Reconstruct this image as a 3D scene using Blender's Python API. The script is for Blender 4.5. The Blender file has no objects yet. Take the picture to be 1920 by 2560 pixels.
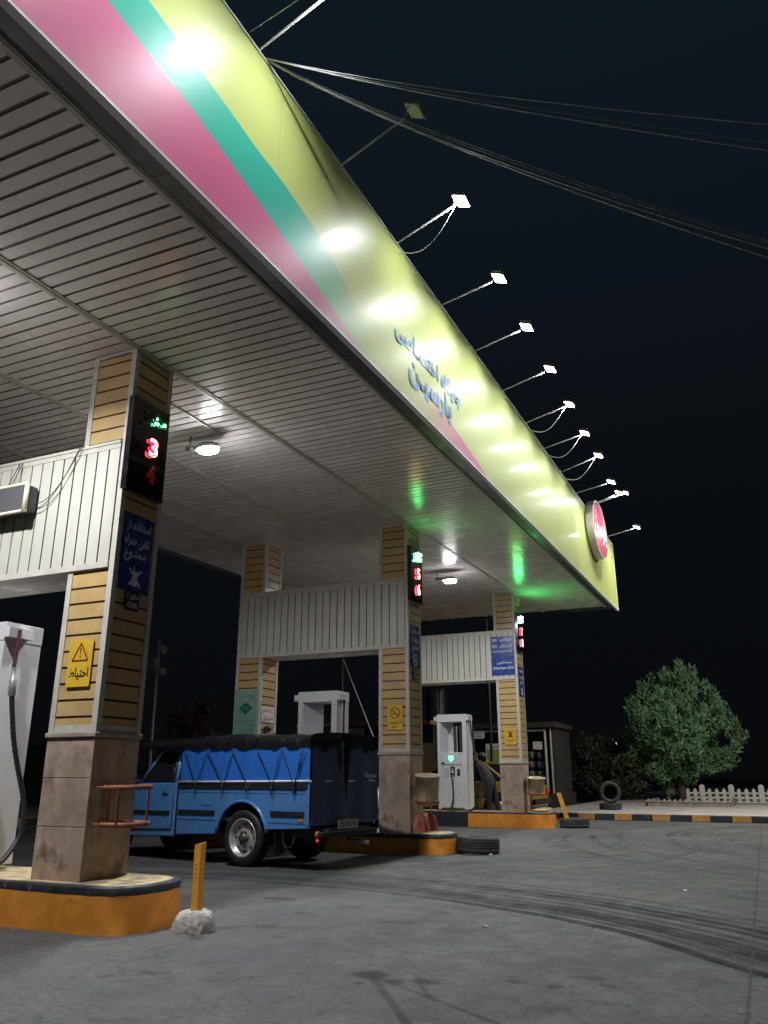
import bpy, bmesh, math, random
from mathutils import Vector, Matrix
random.seed(11)
V = Vector
sc = bpy.context.scene
COL = sc.collection
R = math.radians
TILT = 0.0203                      # the canopy runs slightly uphill
def cz(x): return TILT * x

# ------------------------------------------------------------------ mesh helper
class MB:
    def __init__(s): s.v = []; s.f = []; s.m = []; s.s = []
    def add(s, vs, fs, mi=0, smooth=False):
        n = len(s.v); s.v += [tuple(v) for v in vs]
        for f in fs:
            s.f.append([i + n for i in f]); s.m.append(mi); s.s.append(smooth)
        return s
    def hexa(s, p, mi=0):
        return s.add(p, [(0,3,2,1),(4,5,6,7),(0,1,5,4),(1,2,6,5),(2,3,7,6),(3,0,4,7)], mi)
    def box(s, x0, x1, y0, y1, z0, z1, mi=0):
        return s.hexa([(x0,y0,z0),(x1,y0,z0),(x1,y1,z0),(x0,y1,z0),(x0,y0,z1),(x1,y0,z1),(x1,y1,z1),(x0,y1,z1)], mi)
    def sbox(s, x0, x1, y0, y1, z0, z1, mi=0):      # box that follows the canopy slope
        a, b = cz(x0), cz(x1)
        return s.hexa([(x0,y0,z0+a),(x1,y0,z0+b),(x1,y1,z0+b),(x0,y1,z0+a),(x0,y0,z1+a),(x1,y0,z1+b),(x1,y1,z1+b),(x0,y1,z1+a)], mi)
    def obox(s, c, a, b, n, mi=0):                  # centre and three half axes
        c, a, b, n = V(c), V(a), V(b), V(n)
        return s.hexa([c-a-b-n, c+a-b-n, c+a+b-n, c-a+b-n, c-a-b+n, c+a-b+n, c+a+b+n, c-a+b+n], mi)
    def tube(s, pts, r, n=8, mi=0, cap=True, smooth=True):
        pts = [V(p) for p in pts]; rs = r if isinstance(r, (list, tuple)) else [r] * len(pts)
        t0 = (pts[1] - pts[0]).normalized()
        up = V((0,0,1)) if abs(t0.z) < .9 else V((1,0,0))
        a = t0.cross(up).normalized(); vs = []
        for i, p in enumerate(pts):
            t = (pts[min(i+1, len(pts)-1)] - pts[max(i-1, 0)])
            t = t.normalized() if t.length > 1e-9 else t0
            a = (a - t * a.dot(t)).normalized(); b = t.cross(a)
            for k in range(n):
                q = 2 * math.pi * k / n
                vs.append(p + (a * math.cos(q) + b * math.sin(q)) * rs[i])
        fs = []
        for i in range(len(pts) - 1):
            for k in range(n):
                fs.append((i*n+k, i*n+(k+1) % n, (i+1)*n+(k+1) % n, (i+1)*n+k))
        s.add(vs, fs, mi, smooth)
        if cap:
            m = len(s.v) - len(vs)
            s.f.append([m+k for k in range(n)][::-1]); s.m.append(mi); s.s.append(False)
            s.f.append([m+(len(pts)-1)*n+k for k in range(n)]); s.m.append(mi); s.s.append(False)
        return s
    def lathe(s, prof, o, ax=(0,0,1), n=24, mi=0, smooth=True, closed=False):
        o = V(o); ax = V(ax).normalized(); u = ax.orthogonal().normalized(); w = ax.cross(u); vs = []; fs = []
        for r, h in prof:
            for k in range(n):
                q = 2*math.pi*k/n
                vs.append(o + ax*h + (u*math.cos(q) + w*math.sin(q))*max(r, 1e-4))
        L = len(prof)
        for i in range(L if closed else L-1):
            j = (i+1) % L
            for k in range(n):
                fs.append((i*n+k, i*n+(k+1) % n, j*n+(k+1) % n, j*n+k))
        return s.add(vs, fs, mi, smooth)
    def prism(s, poly, fn, d0, d1, mi=0):           # polygon extruded; fn(a, b, d) -> point
        n = len(poly)
        vs = [fn(a, b, d0) for a, b in poly] + [fn(a, b, d1) for a, b in poly]
        fs = [tuple(range(n))[::-1], tuple(range(n, 2*n))] + [(i, (i+1) % n, n+(i+1) % n, n+i) for i in range(n)]
        return s.add(vs, fs, mi)
    def build(s, name, mats, parent=None, loc=None, local=False, bevel=0, seg=2, normals=True):
        me = bpy.data.meshes.new(name)
        off = V((0,0,0))
        if not local:
            if parent is not None: off = wloc(parent)
            elif loc is not None: off = V(loc)
        me.from_pydata([tuple(V(v) - off) for v in s.v], [], s.f)
        for m in (mats if isinstance(mats, (list, tuple)) else [mats]): me.materials.append(m)
        for p, mi, sm in zip(me.polygons, s.m, s.s): p.material_index = mi; p.use_smooth = sm
        if normals:
            b = bmesh.new(); b.from_mesh(me); bmesh.ops.recalc_face_normals(b, faces=b.faces)
            if bevel:
                es = [e for e in b.edges if len(e.link_faces) == 2 and e.calc_face_angle(0) > .5]
                bmesh.ops.bevel(b, geom=es, offset=bevel, segments=seg, affect='EDGES', profile=.5)
            b.to_mesh(me); b.free()
        o = bpy.data.objects.new(name, me); COL.objects.link(o)
        if parent is not None: o.parent = parent
        elif loc is not None: o.location = loc
        return o

def wloc(o):
    p = V(o.location)
    while o.parent is not None:
        o = o.parent; p = p + V(o.location)
    return p
def tag(o, label, cat, group=None):
    o['label'] = label; o['category'] = cat
    if group: o['group'] = group
    return o
def thing(name, label, cat, loc=(0,0,0), rz=0, group=None):
    o = bpy.data.objects.new(name, None); COL.objects.link(o)
    o.location = loc; o.rotation_euler = (0, 0, rz); o.empty_display_size = .2
    return tag(o, label, cat, group)
def struct(o): o['kind'] = 'structure'; return o
def copy_tree(o, parent=None):
    c = o.copy(); COL.objects.link(c)
    if parent is not None: c.parent = parent
    for ch in list(o.children): copy_tree(ch, c)
    return c

# ------------------------------------------------------------------ materials
class NT:
    def __init__(s, m): s.nt = m.node_tree; s.n = s.nt.nodes; s.l = s.nt.links
    def new(s, t, **k):
        x = s.n.new(t)
        for a, b in k.items(): setattr(x, a, b)
        return x
    def put(s, sock, val):
        if hasattr(val, 'is_linked') or hasattr(val, 'links'): s.l.new(val, sock)
        elif val is not None: sock.default_value = val
    def math(s, op, a, b=None, c=None, clamp=False):
        x = s.new('ShaderNodeMath', operation=op, use_clamp=clamp)
        s.put(x.inputs[0], a)
        if b is not None: s.put(x.inputs[1], b)
        if c is not None: s.put(x.inputs[2], c)
        return x.outputs[0]
    def noise(s, vec, scale, detail=4, rough=.55, dist=0):
        x = s.new('ShaderNodeTexNoise'); s.put(x.inputs['Vector'], vec)
        x.inputs['Scale'].default_value = scale; x.inputs['Detail'].default_value = detail
        x.inputs['Roughness'].default_value = rough; x.inputs['Distortion'].default_value = dist
        return x.outputs['Fac']
    def ramp(s, f, lo, hi, a=0., b=1.):
        x = s.new('ShaderNodeMapRange', clamp=True); x.interpolation_type = 'SMOOTHSTEP'
        s.put(x.inputs[0], f)
        for i, v in enumerate((lo, hi, a, b)): s.put(x.inputs[i+1], v)
        return x.outputs[0]
    def mix(s, f, a, b):
        x = s.new('ShaderNodeMix', data_type='RGBA'); s.put(x.inputs[0], f)
        for sk, v in ((x.inputs[6], a), (x.inputs[7], b)):
            s.put(sk, (*v, 1) if isinstance(v, tuple) and len(v) == 3 else v)
        return x.outputs[2]
    def scale(s, vec, v):
        x = s.new('ShaderNodeMapping'); s.put(x.inputs[0], vec); x.inputs['Scale'].default_value = v
        return x.outputs[0]
def base(name):
    m = bpy.data.materials.new(name); m.use_nodes = True
    t = NT(m); b = t.n['Principled BSDF']
    return m, t, b
def mat(name, col, rough=.6, var=.12, vs=6., dirt=None, bump=0., bs=40., metal=0., coat=0., coatr=.1, spec=.5, stretch=(1,1,1), rvar=.1):
    m, t, b = base(name)
    co = t.new('ShaderNodeTexCoord').outputs['Object']
    co2 = t.scale(co, stretch)
    n = t.noise(co2, vs, 5, .6)
    c = t.mix(t.ramp(n, .25, .75), tuple(x*(1-var) for x in col), tuple(min(1, x*(1+var)) for x in col))
    if dirt:                                        # (scale, low, high, colour)
        c = t.mix(t.ramp(t.noise(co2, dirt[0], 6, .65), dirt[1], dirt[2]), c, dirt[3])
    t.put(b.inputs['Base Color'], c)
    t.put(b.inputs['Roughness'], t.ramp(t.noise(co, vs*2.3, 4), .2, .8, max(.03, rough-rvar), min(1, rough+rvar)))
    b.inputs['Metallic'].default_value = metal
    b.inputs['Specular IOR Level'].default_value = spec
    b.inputs['Coat Weight'].default_value = coat; b.inputs['Coat Roughness'].default_value = coatr
    if bump:
        x = t.new('ShaderNodeBump'); x.inputs['Strength'].default_value = bump; x.inputs['Distance'].default_value = .01
        t.put(x.inputs['Height'], t.noise(co, bs, 6, .6)); t.put(b.inputs['Normal'], x.outputs[0])
    return m
def emit(name, col, strength, basec=(.02,.02,.02), rough=.3):
    m, t, b = base(name)
    b.inputs['Base Color'].default_value = (*basec, 1)
    b.inputs['Emission Color'].default_value = (*col, 1); b.inputs['Emission Strength'].default_value = strength
    b.inputs['Roughness'].default_value = rough
    return m
M = {}
M['panel_white'] = mat('white_cladding', (.55,.525,.465), .42, .1, 3, dirt=(5,.56,.8,(.42,.37,.30)), spec=.5, stretch=(1,1,.35), bump=.15, bs=4)
M['soffit'] = mat('soffit_slat', (.82,.76,.72), .26, .07, 1.2, dirt=(1.5,.62,.85,(.60,.53,.48)), spec=.28, rvar=.05, stretch=(1,.4,1))
M['soffit_groove'] = mat('soffit_groove', (.27,.225,.205), .7, .2)
M['groove'] = mat('groove_dark', (.045,.032,.028), .8, .2)
M['tan'] = mat('tan_cladding', (.53,.355,.15), .36, .12, 4, dirt=(3.2,.55,.85,(.30,.17,.06)), bump=.18, bs=4, spec=.5)
M['tan_groove'] = mat('tan_groove', (.085,.035,.02), .8)
M['trim'] = mat('aluminium_trim', (.55,.51,.45), .4, .12, 9, dirt=(11,.58,.8,(.25,.21,.17)), bump=.03)
M['stone'] = mat('brown_stone', (.44,.325,.25), .55, .35, 2.8, dirt=(4,.5,.7,(.22,.14,.10)), bump=.3, bs=18, spec=.35)
M['ledge'] = mat('stone_ledge', (.36,.30,.25), .5, .25, 8, dirt=(6,.5,.8,(.16,.12,.09)), bump=.1)
M['isl_orange'] = mat('orange_paint', (.72,.27,.035), .5, .16, 5, dirt=(6,.56,.76,(.35,.14,.05)), bump=.35, bs=22, spec=.35)
M['isl_black'] = mat('black_band_paint', (.022,.024,.03), .5, .3, 10, dirt=(14,.6,.75,(.2,.18,.15)), bump=.2)
M['isl_top'] = mat('worn_yellow_top', (.55,.42,.20), .65, .2, 5, dirt=(5,.46,.62,(.24,.20,.16)), bump=.25, bs=25)
M['white_metal'] = mat('dispenser_white', (.66,.64,.64), .38, .05, 3, dirt=(4,.62,.85,(.42,.38,.36)), coat=.2)
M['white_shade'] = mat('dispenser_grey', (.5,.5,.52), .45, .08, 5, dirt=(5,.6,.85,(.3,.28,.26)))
M['seam'] = mat('seam_dark', (.05,.05,.05), .7)
M['rubber'] = mat('black_rubber', (.018,.018,.019), .55, .25, 12, dirt=(9,.55,.8,(.06,.055,.05)), bump=.2)
M['tyre'] = mat('worn_tyre_rubber', (.03,.029,.028), .75, .3, 9, dirt=(6,.5,.75,(.10,.09,.08)), bump=.3, bs=60)
M['steel'] = mat('galvanised_steel', (.48,.48,.46), .4, .15, 10, metal=.7)
M['dark_steel'] = mat('dark_steel', (.06,.06,.065), .5, .2, metal=.4)
M['red_hose'] = mat('red_hose', (.10,.02,.035), .5)
M['black_gloss'] = mat('black_acrylic', (.008,.008,.010), .12, .1, coat=.5, coatr=.05)
M['sign_blue'] = mat('blue_sign_plate', (.012,.045,.24), .3, .1, 3, dirt=(9,.7,.85,(.1,.12,.2)), coat=.2)
M['sign_brown'] = mat('maroon_sign_plate', (.07,.025,.022), .4)
M['sign_yellow'] = mat('yellow_sign_plate', (.70,.44,.035), .4, .1, 5, dirt=(8,.62,.85,(.4,.25,.05)))
M['sign_white'] = mat('white_sign_plate', (.72,.70,.68), .4)
M['sign_green'] = mat('pale_green_poster', (.22,.38,.31), .4, .1, 4, dirt=(4,.58,.8,(.16,.25,.21)))
M['ink_white'] = mat('white_ink', (.75,.76,.8), .5, .04)
M['ink_black'] = mat('black_ink', (.015,.015,.02), .5)
M['ink_red'] = mat('red_ink', (.45,.02,.03), .5)
M['ink_brown'] = mat('brown_ink', (.25,.035,.015), .5)
M['ink_green'] = mat('green_ink', (.0,.13,.055), .5)
M['rust'] = mat('rusty_orange_paint', (.30,.11,.05), .6, .25, 14, dirt=(12,.5,.7,(.16,.06,.03)), bump=.15)
M['bucket'] = mat('dirty_cream_plastic', (.68,.56,.33), .45, .12, 7, dirt=(6,.55,.75,(.45,.32,.16)), stretch=(1,1,.4))
M['shovel'] = mat('worn_red_paint', (.42,.13,.11), .5, .25, 12, dirt=(13,.55,.7,(.45,.28,.24)), bump=.15)
M['wood'] = mat('pale_wood', (.5,.32,.16), .6, .2, 6, stretch=(8,8,1))
M['wood_orange'] = mat('orange_timber', (.35,.15,.05), .55, .2, 5)
M['concrete'] = mat('rough_concrete', (.40,.36,.33), .85, .2, 14, dirt=(9,.5,.75,(.22,.18,.16)), bump=.9, bs=24)
M['post'] = mat('ochre_post_paint', (.68,.30,.03), .5, .12, 8, dirt=(14,.6,.75,(.25,.1,.03)), bump=.15)
M['paving'] = mat('pale_pavement', (.34,.31,.29), .8, .25, 1.5, dirt=(3,.5,.7,(.17,.15,.14)), bump=.6, bs=9)
M['kerb_black'] = mat('kerb_black_paint', (.03,.03,.035), .7, .3, 7, dirt=(9,.55,.75,(.12,.10,.09)), bump=.4)
M['kerb_orange'] = mat('kerb_orange_paint', (.62,.31,.07), .6, .25, 7, dirt=(7,.52,.72,(.3,.17,.08)), bump=.4)
M['fence'] = mat('white_concrete_fence', (.40,.38,.35), .7, .15, 8, dirt=(6,.55,.8,(.22,.19,.17)), bump=.2)
M['brickedge'] = mat('weathered_brick', (.22,.19,.17), .8, .3, 8, bump=.3)
M['bark'] = mat('bark', (.10,.075,.055), .9, .3, 12, bump=.6)
def leafmat(name, a, b2):
    m, t, b = base(name)
    co = t.new('ShaderNodeTexCoord').outputs['Object']
    t.put(b.inputs['Base Color'], t.mix(t.ramp(t.noise(co, 3.2, 5, .7), .32, .68), a, b2))
    b.inputs['Roughness'].default_value = .6
    return m
M['leaf'] = leafmat('conifer_leaf', (.09,.19,.085), (.20,.33,.17))
M['leaf_dark'] = leafmat('shrub_leaf', (.03,.045,.02), (.055,.07,.03))
M['leaf_red'] = leafmat('reddish_shrub_leaf', (.06,.05,.03), (.16,.05,.05))
M['kiosk'] = mat('dark_brown_wall', (.036,.030,.027), .6, .2, 6, dirt=(4,.5,.8,(.05,.04,.035)), stretch=(1,1,.3))
M['kiosk_frame'] = mat('white_window_frame', (.5,.5,.5), .5)
M['glass'] = mat('dark_glass', (.012,.014,.016), .06, .1, rvar=.02)
M['booth'] = mat('grey_booth_panel', (.30,.33,.34), .5, .15, 4)
M['booth_dark'] = mat('dark_booth_window', (.05,.06,.07), .2)
M['tank'] = mat('dark_tank_metal', (.05,.055,.06), .35, .3, 5, metal=.5)
M['blue_paint'] = mat('truck_blue_paint', (.075,.23,.53), .3, .10, 2.5, dirt=(1.6,.50,.72,(.15,.19,.27)), bump=.12, bs=3, coat=.6, coatr=.12)
M['blue_cloth'] = mat('blue_tarpaulin_cloth', (.022,.135,.52), .55, .1, 5, bump=.25, bs=7, spec=.3)
M['navy_cloth'] = mat('navy_rear_curtain', (.05,.072,.15), .6, .15, 3, bump=.3, bs=5, spec=.3)
M['vinyl'] = mat('black_vinyl_tarp', (.012,.013,.015), .17, .2, 6, bump=.7, bs=11, spec=.6, rvar=.05)
M['rope'] = mat('dark_blue_rope', (.012,.02,.06), .7)
M['chrome'] = mat('chrome', (.75,.75,.76), .15, .05, metal=1)
M['rim'] = mat('silver_steel_rim', (.52,.51,.50), .35, .12, 12, dirt=(9,.6,.8,(.22,.19,.17)), metal=.45)
M['hub'] = mat('greasy_hub', (.09,.08,.07), .5, .3, 16, metal=.3)
M['black_plastic'] = mat('black_plastic', (.015,.015,.017), .5)
M['interior'] = mat('dark_interior', (.01,.01,.012), .8)
M['amber'] = mat('amber_lens', (.6,.2,.03), .2, coat=.5)
M['taillight'] = emit('red_tail_light', (1,.08,.03), .25, (.4,.02,.02))
M['plate'] = mat('dirty_number_plate', (.42,.40,.34), .5, .3, 20)
M['yellow_car'] = mat('taxi_yellow_paint', (.36,.24,.02), .3, .06, 3, coat=.6, coatr=.08)
M['white_car'] = mat('white_car_paint', (.62,.62,.62), .3, .06, 3, coat=.6, coatr=.08)
M['skin'] = mat('skin', (.42,.25,.18), .5)
M['jacket'] = mat('dark_grey_jacket', (.05,.042,.045), .8, .2, 20)
M['trousers'] = mat('black_trousers', (.018,.018,.02), .8)
M['hair'] = mat('black_hair', (.012,.011,.010), .6)
M['shoe'] = mat('dusty_shoe', (.28,.24,.18), .6)
M['lampbody'] = mat('lamp_housing_grey', (.30,.30,.28), .45, .1, metal=.3)
M['arm'] = mat('pale_arm_tube', (.55,.54,.48), .45, .1)
M['dead_lens'] = mat('unlit_lens_glass', (.62,.62,.56), .25, .05)
M['cable'] = mat('grey_cable', (.62,.62,.60), .55)
M['cable_dark'] = mat('dull_cable', (.40,.40,.39), .6)
M['flash'] = mat('eave_flashing', (.055,.055,.062), .45, .25, 2.5, dirt=(3.5,.56,.66,(.10,.07,.055)), spec=.4, bump=.08, bs=8)
M['edge_white'] = mat('white_edge_trim', (.75,.75,.78), .35, .05)
M['roof'] = mat('roof_sheet', (.25,.25,.25), .6)
M['ledscreen'] = mat('led_mesh_screen', (.09,.085,.095), .55, .1, 200)
M['screen_frame'] = mat('cream_plastic_tube', (.62,.56,.42), .4, .1)
M['litter'] = mat('white_litter', (.8,.8,.78), .6)
M['gas_cyl'] = mat('gas_cylinder_paint', (.16,.17,.17), .4)
M['board_lime'] = mat('lime_board', (.34,.40,.10), .4)
M['wall'] = mat('far_wall', (.12,.12,.11), .8, .2, 2)
M['flood'] = emit('flood_lens', (.90,.97,1.0), 28, (.8,.8,.8))
M['ceil_lens'] = emit('ceiling_lamp_lens', (.95,.96,1.0), 105, (.8,.8,.8))
M['neon_red'] = emit('neon_red', (1, .02, .055), 16)
M['neon_core'] = emit('neon_core', (1, .30, .14), 9)
M['neon_green'] = emit('neon_green', (.03, 1, .16), 8)
M['neon_green_hot'] = emit('neon_green_hot', (.06, 1, .22), 34)
M['neon_green_far'] = emit('neon_green_bright', (.06, 1, .22), 150)
M['neon_dim'] = emit('neon_dim', (.5, .02, .03), .10, (.12,.01,.015))
M['neon_off'] = mat('neon_unlit', (.02,.035,.028), .3)
M['disp_green'] = emit('green_display', (.05, 1, .3), 5)
M['far_light'] = emit('far_white_light', (.9,.97,1), 12)

def banner_mat(name, col, fade=None):
    m, t, b = base(name)
    co = t.new('ShaderNodeTexCoord').outputs['Object']
    n = t.noise(t.scale(co, (.5, 1, .5)), 2, 3)
    c = t.mix(t.ramp(n, .3, .7), tuple(x*.97 for x in col), tuple(x*1.03 for x in col))
    if fade:                                         # printed colour run along the banner: (x0, x1, colour)
        sx = t.new('ShaderNodeSeparateXYZ'); t.put(sx.inputs[0], co)
        c = t.mix(t.ramp(sx.outputs[0], fade[0], fade[1]), c, fade[2])
    sq = t.new('ShaderNodeSeparateXYZ'); t.put(sq.inputs[0], co)
    fr_ = t.math('ABSOLUTE', t.math('SUBTRACT', t.math('FRACT', t.math('DIVIDE', t.math('ADD', sq.outputs[0], 40.7), 3.2)), .5))
    c = t.mix(t.ramp(fr_, .0018, .0008, 0, .35), c, (.25,.25,.18))
    c = t.mix(t.ramp(t.noise(t.scale(co, (2.2,1,.25)), 2.6, 5, .6), .62, .82, 0, .22), c, (.33,.31,.22))
    t.put(b.inputs['Base Color'], c)
    b.inputs['Roughness'].default_value = .42; b.inputs['Coat Weight'].default_value = .55; b.inputs['Coat Roughness'].default_value = .085
    b.inputs['Specular IOR Level'].default_value = .22
    w = t.math('ADD', t.noise(co, .9, 2, .4), t.math('MULTIPLY', t.noise(t.scale(co, (3.5,1,.5)), 1.6, 3, .5), .10))
    x = t.new('ShaderNodeBump'); x.inputs['Strength'].default_value = .07; x.inputs['Distance'].default_value = .05
    t.put(x.inputs['Height'], w); t.put(b.inputs['Normal'], x.outputs[0])
    return m
YEL = (.54,.60,.19); TEAL = (.05,.47,.34); PINK = (.68,.155,.295)
M['ban_yellow'] = banner_mat('banner_yellow', YEL)
M['ban_teal'] = banner_mat('banner_teal', TEAL, (-.6, 1.25, YEL))
M['ban_pink'] = banner_mat('banner_pink', PINK, (-.3, 1.1, (.60,.42,.30)))
M['ban_pink2'] = banner_mat('banner_pink_fade', PINK, (4.0, 1.7, YEL))
M['ban_blue'] = banner_mat('banner_letter_blue', (.16,.30,.62))
M['ban_pale'] = banner_mat('banner_letter_edge', (.62,.74,.62))
M['logo_red'] = banner_mat('logo_red', (.62,.10,.17))

# ------------------------------------------------------------------ Persian text
FORMS = {'ا':('FE8D','FE8E'),'آ':('FE81','FE82'),'د':('FEA9','FEAA'),'ذ':('FEAB','FEAC'),'ر':('FEAD','FEAE'),'ز':('FEAF','FEB0'),'ژ':('FB8A','FB8B'),'و':('FEED','FEEE')}
for ch, c0 in (('ب',0xFE8F),('پ',0xFB56),('ت',0xFE95),('ث',0xFE99),('ج',0xFE9D),('چ',0xFB7A),('ح',0xFEA1),('خ',0xFEA5),('س',0xFEB1),('ش',0xFEB5),('ص',0xFEB9),('ض',0xFEBD),('ط',0xFEC1),('ظ',0xFEC5),('ع',0xFEC9),('غ',0xFECD),('ف',0xFED1),('ق',0xFED5),('ک',0xFB8E),('گ',0xFB92),('ل',0xFEDD),('م',0xFEE1),('ن',0xFEE5),('ه',0xFEE9),('ی',0xFBFC)):
    FORMS[ch] = tuple('%04X' % (c0+i) for i in range(4))
def shape(s):
    out = []
    for i, ch in enumerate(s):
        if ch not in FORMS: out.append(ch); continue
        p = s[i-1] if i else ' '; n = s[i+1] if i+1 < len(s) else ' '
        jp = (p in FORMS and len(FORMS[p]) == 4) or p == 'ـ'
        jn = (n in FORMS or n == 'ـ') and len(FORMS[ch]) == 4
        f = FORMS[ch]
        out.append(chr(int(f[3 if jp and jn else 2 if jn else 1 if jp else 0], 16)))
    r = ''.join(out)
    # right to left, numbers keep their order
    toks = []; cur = ''
    dig = lambda c: c in '0123456789۰۱۲۳۴۵۶۷۸۹-'
    for c in r:
        if dig(c): cur += c
        else:
            if cur: toks.append(cur); cur = ''
            toks.append(c)
    if cur: toks.append(cur)
    return ''.join(toks[::-1])
def glyphs(s, bold=.012, outline=0., latin=False):
    c = bpy.data.curves.new('lettering', 'FONT'); c.body = s if latin else shape(s)
    c.resolution_u = 3; c.offset = bold
    if outline:
        c.fill_mode = 'NONE'; c.bevel_depth = outline; c.bevel_resolution = 1
    o = bpy.data.objects.new('lettering', c); COL.objects.link(o)
    dg = bpy.context.evaluated_depsgraph_get(); dg.update()
    me = bpy.data.meshes.new_from_object(o.evaluated_get(dg))
    vs = [tuple(v.co) for v in me.vertices]; fs = [tuple(p.vertices) for p in me.polygons]
    bpy.data.objects.remove(o); bpy.data.curves.remove(c); bpy.data.meshes.remove(me)
    return vs, fs
class Fr:                                            # a flat face: origin, right, up, outward
    def __init__(s, o, u, v, n): s.o, s.u, s.v, s.n = V(o), V(u), V(v), V(n)
    def __call__(s, a, b, d=0): return s.o + s.u*a + s.v*b + s.n*d
def FL(x, y, z): return Fr((x, y, z), (0,-1,0), (0,0,1), (-1,0,0))
def FF(x, y, z): return Fr((x, y, z), (1,0,0), (0,0,1), (0,-1,0))
def put_text(mb, fr, s, cx, cy, w, h, d, mi=0, bold=.012, outline=0., latin=False, keep=False):
    vs, fs = glyphs(s, bold, outline, latin)
    if not vs: return
    x0, x1 = min(v[0] for v in vs), max(v[0] for v in vs); y0, y1 = min(v[1] for v in vs), max(v[1] for v in vs)
    sx, sy = w/max(x1-x0, 1e-6), h/max(y1-y0, 1e-6)
    if keep: sx = sy = min(sx, sy)
    sz = (sx+sy)/2 if outline else 0
    mb.add([fr(cx + (v[0]-(x0+x1)/2)*sx, cy + (v[1]-(y0+y1)/2)*sy, d + v[2]*sz) for v in vs], fs, mi)
def ring(mb, fr, cx, cy, ro, ri, d, mi=0, n=32, sx=1):
    vs = []
    for k in range(n):
        q = 2*math.pi*k/n
        for r in (ro, ri): vs.append(fr(cx+math.cos(q)*r*sx, cy+math.sin(q)*r, d))
    mb.add(vs, [(2*k, 2*((k+1) % n), 2*((k+1) % n)+1, 2*k+1) for k in range(n)], mi)
def bar(mb, fr, x0, y0, x1, y1, w, d, mi=0):
    a = V((x1-x0, y1-y0)); n = V((-a.y, a.x)).normalized()*w/2
    mb.add([fr(x0-n.x, y0-n.y, d), fr(x1-n.x, y1-n.y, d), fr(x1+n.x, y1+n.y, d), fr(x0+n.x, y0+n.y, d)], [(0,1,2,3)], mi)
def poly(mb, fr, pts, d, mi=0): mb.add([fr(a, b, d) for a, b in pts], [tuple(range(len(pts)))], mi)
def plate(mb, fr, w, h, th, mi=0, r=.0):
    if r:
        pts = []
        for cx, cy, q0 in ((w/2-r, h/2-r, 0), (-w/2+r, h/2-r, 90), (-w/2+r, -h/2+r, 180), (w/2-r, -h/2+r, 270)):
            for k in range(5):
                q = R(q0 + k*22.5); pts.append((cx+r*math.cos(q), cy+r*math.sin(q)))
    else: pts = [(-w/2,-h/2),(w/2,-h/2),(w/2,h/2),(-w/2,h/2)]
    mb.prism(pts, fr, 0, th, mi)
def sign(name, label, cat, fr, w, h, bg, lines, ink, pict=None, th=.008, r=.0, group=None, pink=None, border=None):
    root = thing(name, label, cat, fr(0, -h/2), group=group)
    p = MB(); plate(p, fr, w, h, th, 0, r); p.build('panel', bg, root)
    if border:
        b = MB()
        for (x0,y0,x1,y1) in ((-1,-1,1,-1),(1,-1,1,1),(1,1,-1,1),(-1,1,-1,-1)):
            bar(b, fr, x0*(w/2-.012), y0*(h/2-.012), x1*(w/2-.012), y1*(h/2-.012), .006, th+.003)
        b.build('border', border, root, normals=False)
    for l in lines:
        t = MB(); put_text(t, fr, l[0], l[1], l[2], l[3], l[4], th+.002, 0, l[5] if len(l) > 5 else .017, latin=(len(l) > 6))
        if t.v: t.build('lettering', ink, root, normals=False)
    if pict:
        q = MB(); pict(q, fr, th+.002); q.build('pictogram', pink or ink, root, normals=False)
    return root
def phone_icon(cx, cy, s):
    def f(mb, fr, d):
        poly(mb, fr, [(cx-.22*s,cy-.5*s),(cx+.22*s,cy-.5*s),(cx+.26*s,cy-.1*s),(cx+.16*s,cy+.05*s),(cx+.2*s,cy+.35*s),(cx-.2*s,cy+.35*s),(cx-.16*s,cy+.05*s),(cx-.26*s,cy-.1*s)], d)
        bar(mb, fr, cx-.1*s, cy+.33*s, cx-.1*s, cy+.62*s, .08*s, d)
        bar(mb, fr, cx-.48*s, cy+.45*s, cx+.48*s, cy-.5*s, .13*s, d+.001); bar(mb, fr, cx-.48*s, cy-.5*s, cx+.48*s, cy+.45*s, .13*s, d+.0015)
    return f
def nosmoke(cx, cy, r, wd=.16):
    def f(mb, fr, d):
        ring(mb, fr, cx, cy, r, r*(1-wd*1.2), d)
        bar(mb, fr, cx-r*.62, cy+r*.62, cx+r*.62, cy-r*.62, r*wd, d+.001)
        bar(mb, fr, cx-r*.5, cy-r*.18, cx+r*.5, cy-r*.18, r*.2, d)
        bar(mb, fr, cx-r*.3, cy+r*.05, cx-r*.1, cy+r*.4, r*.1, d)
    return f

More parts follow.
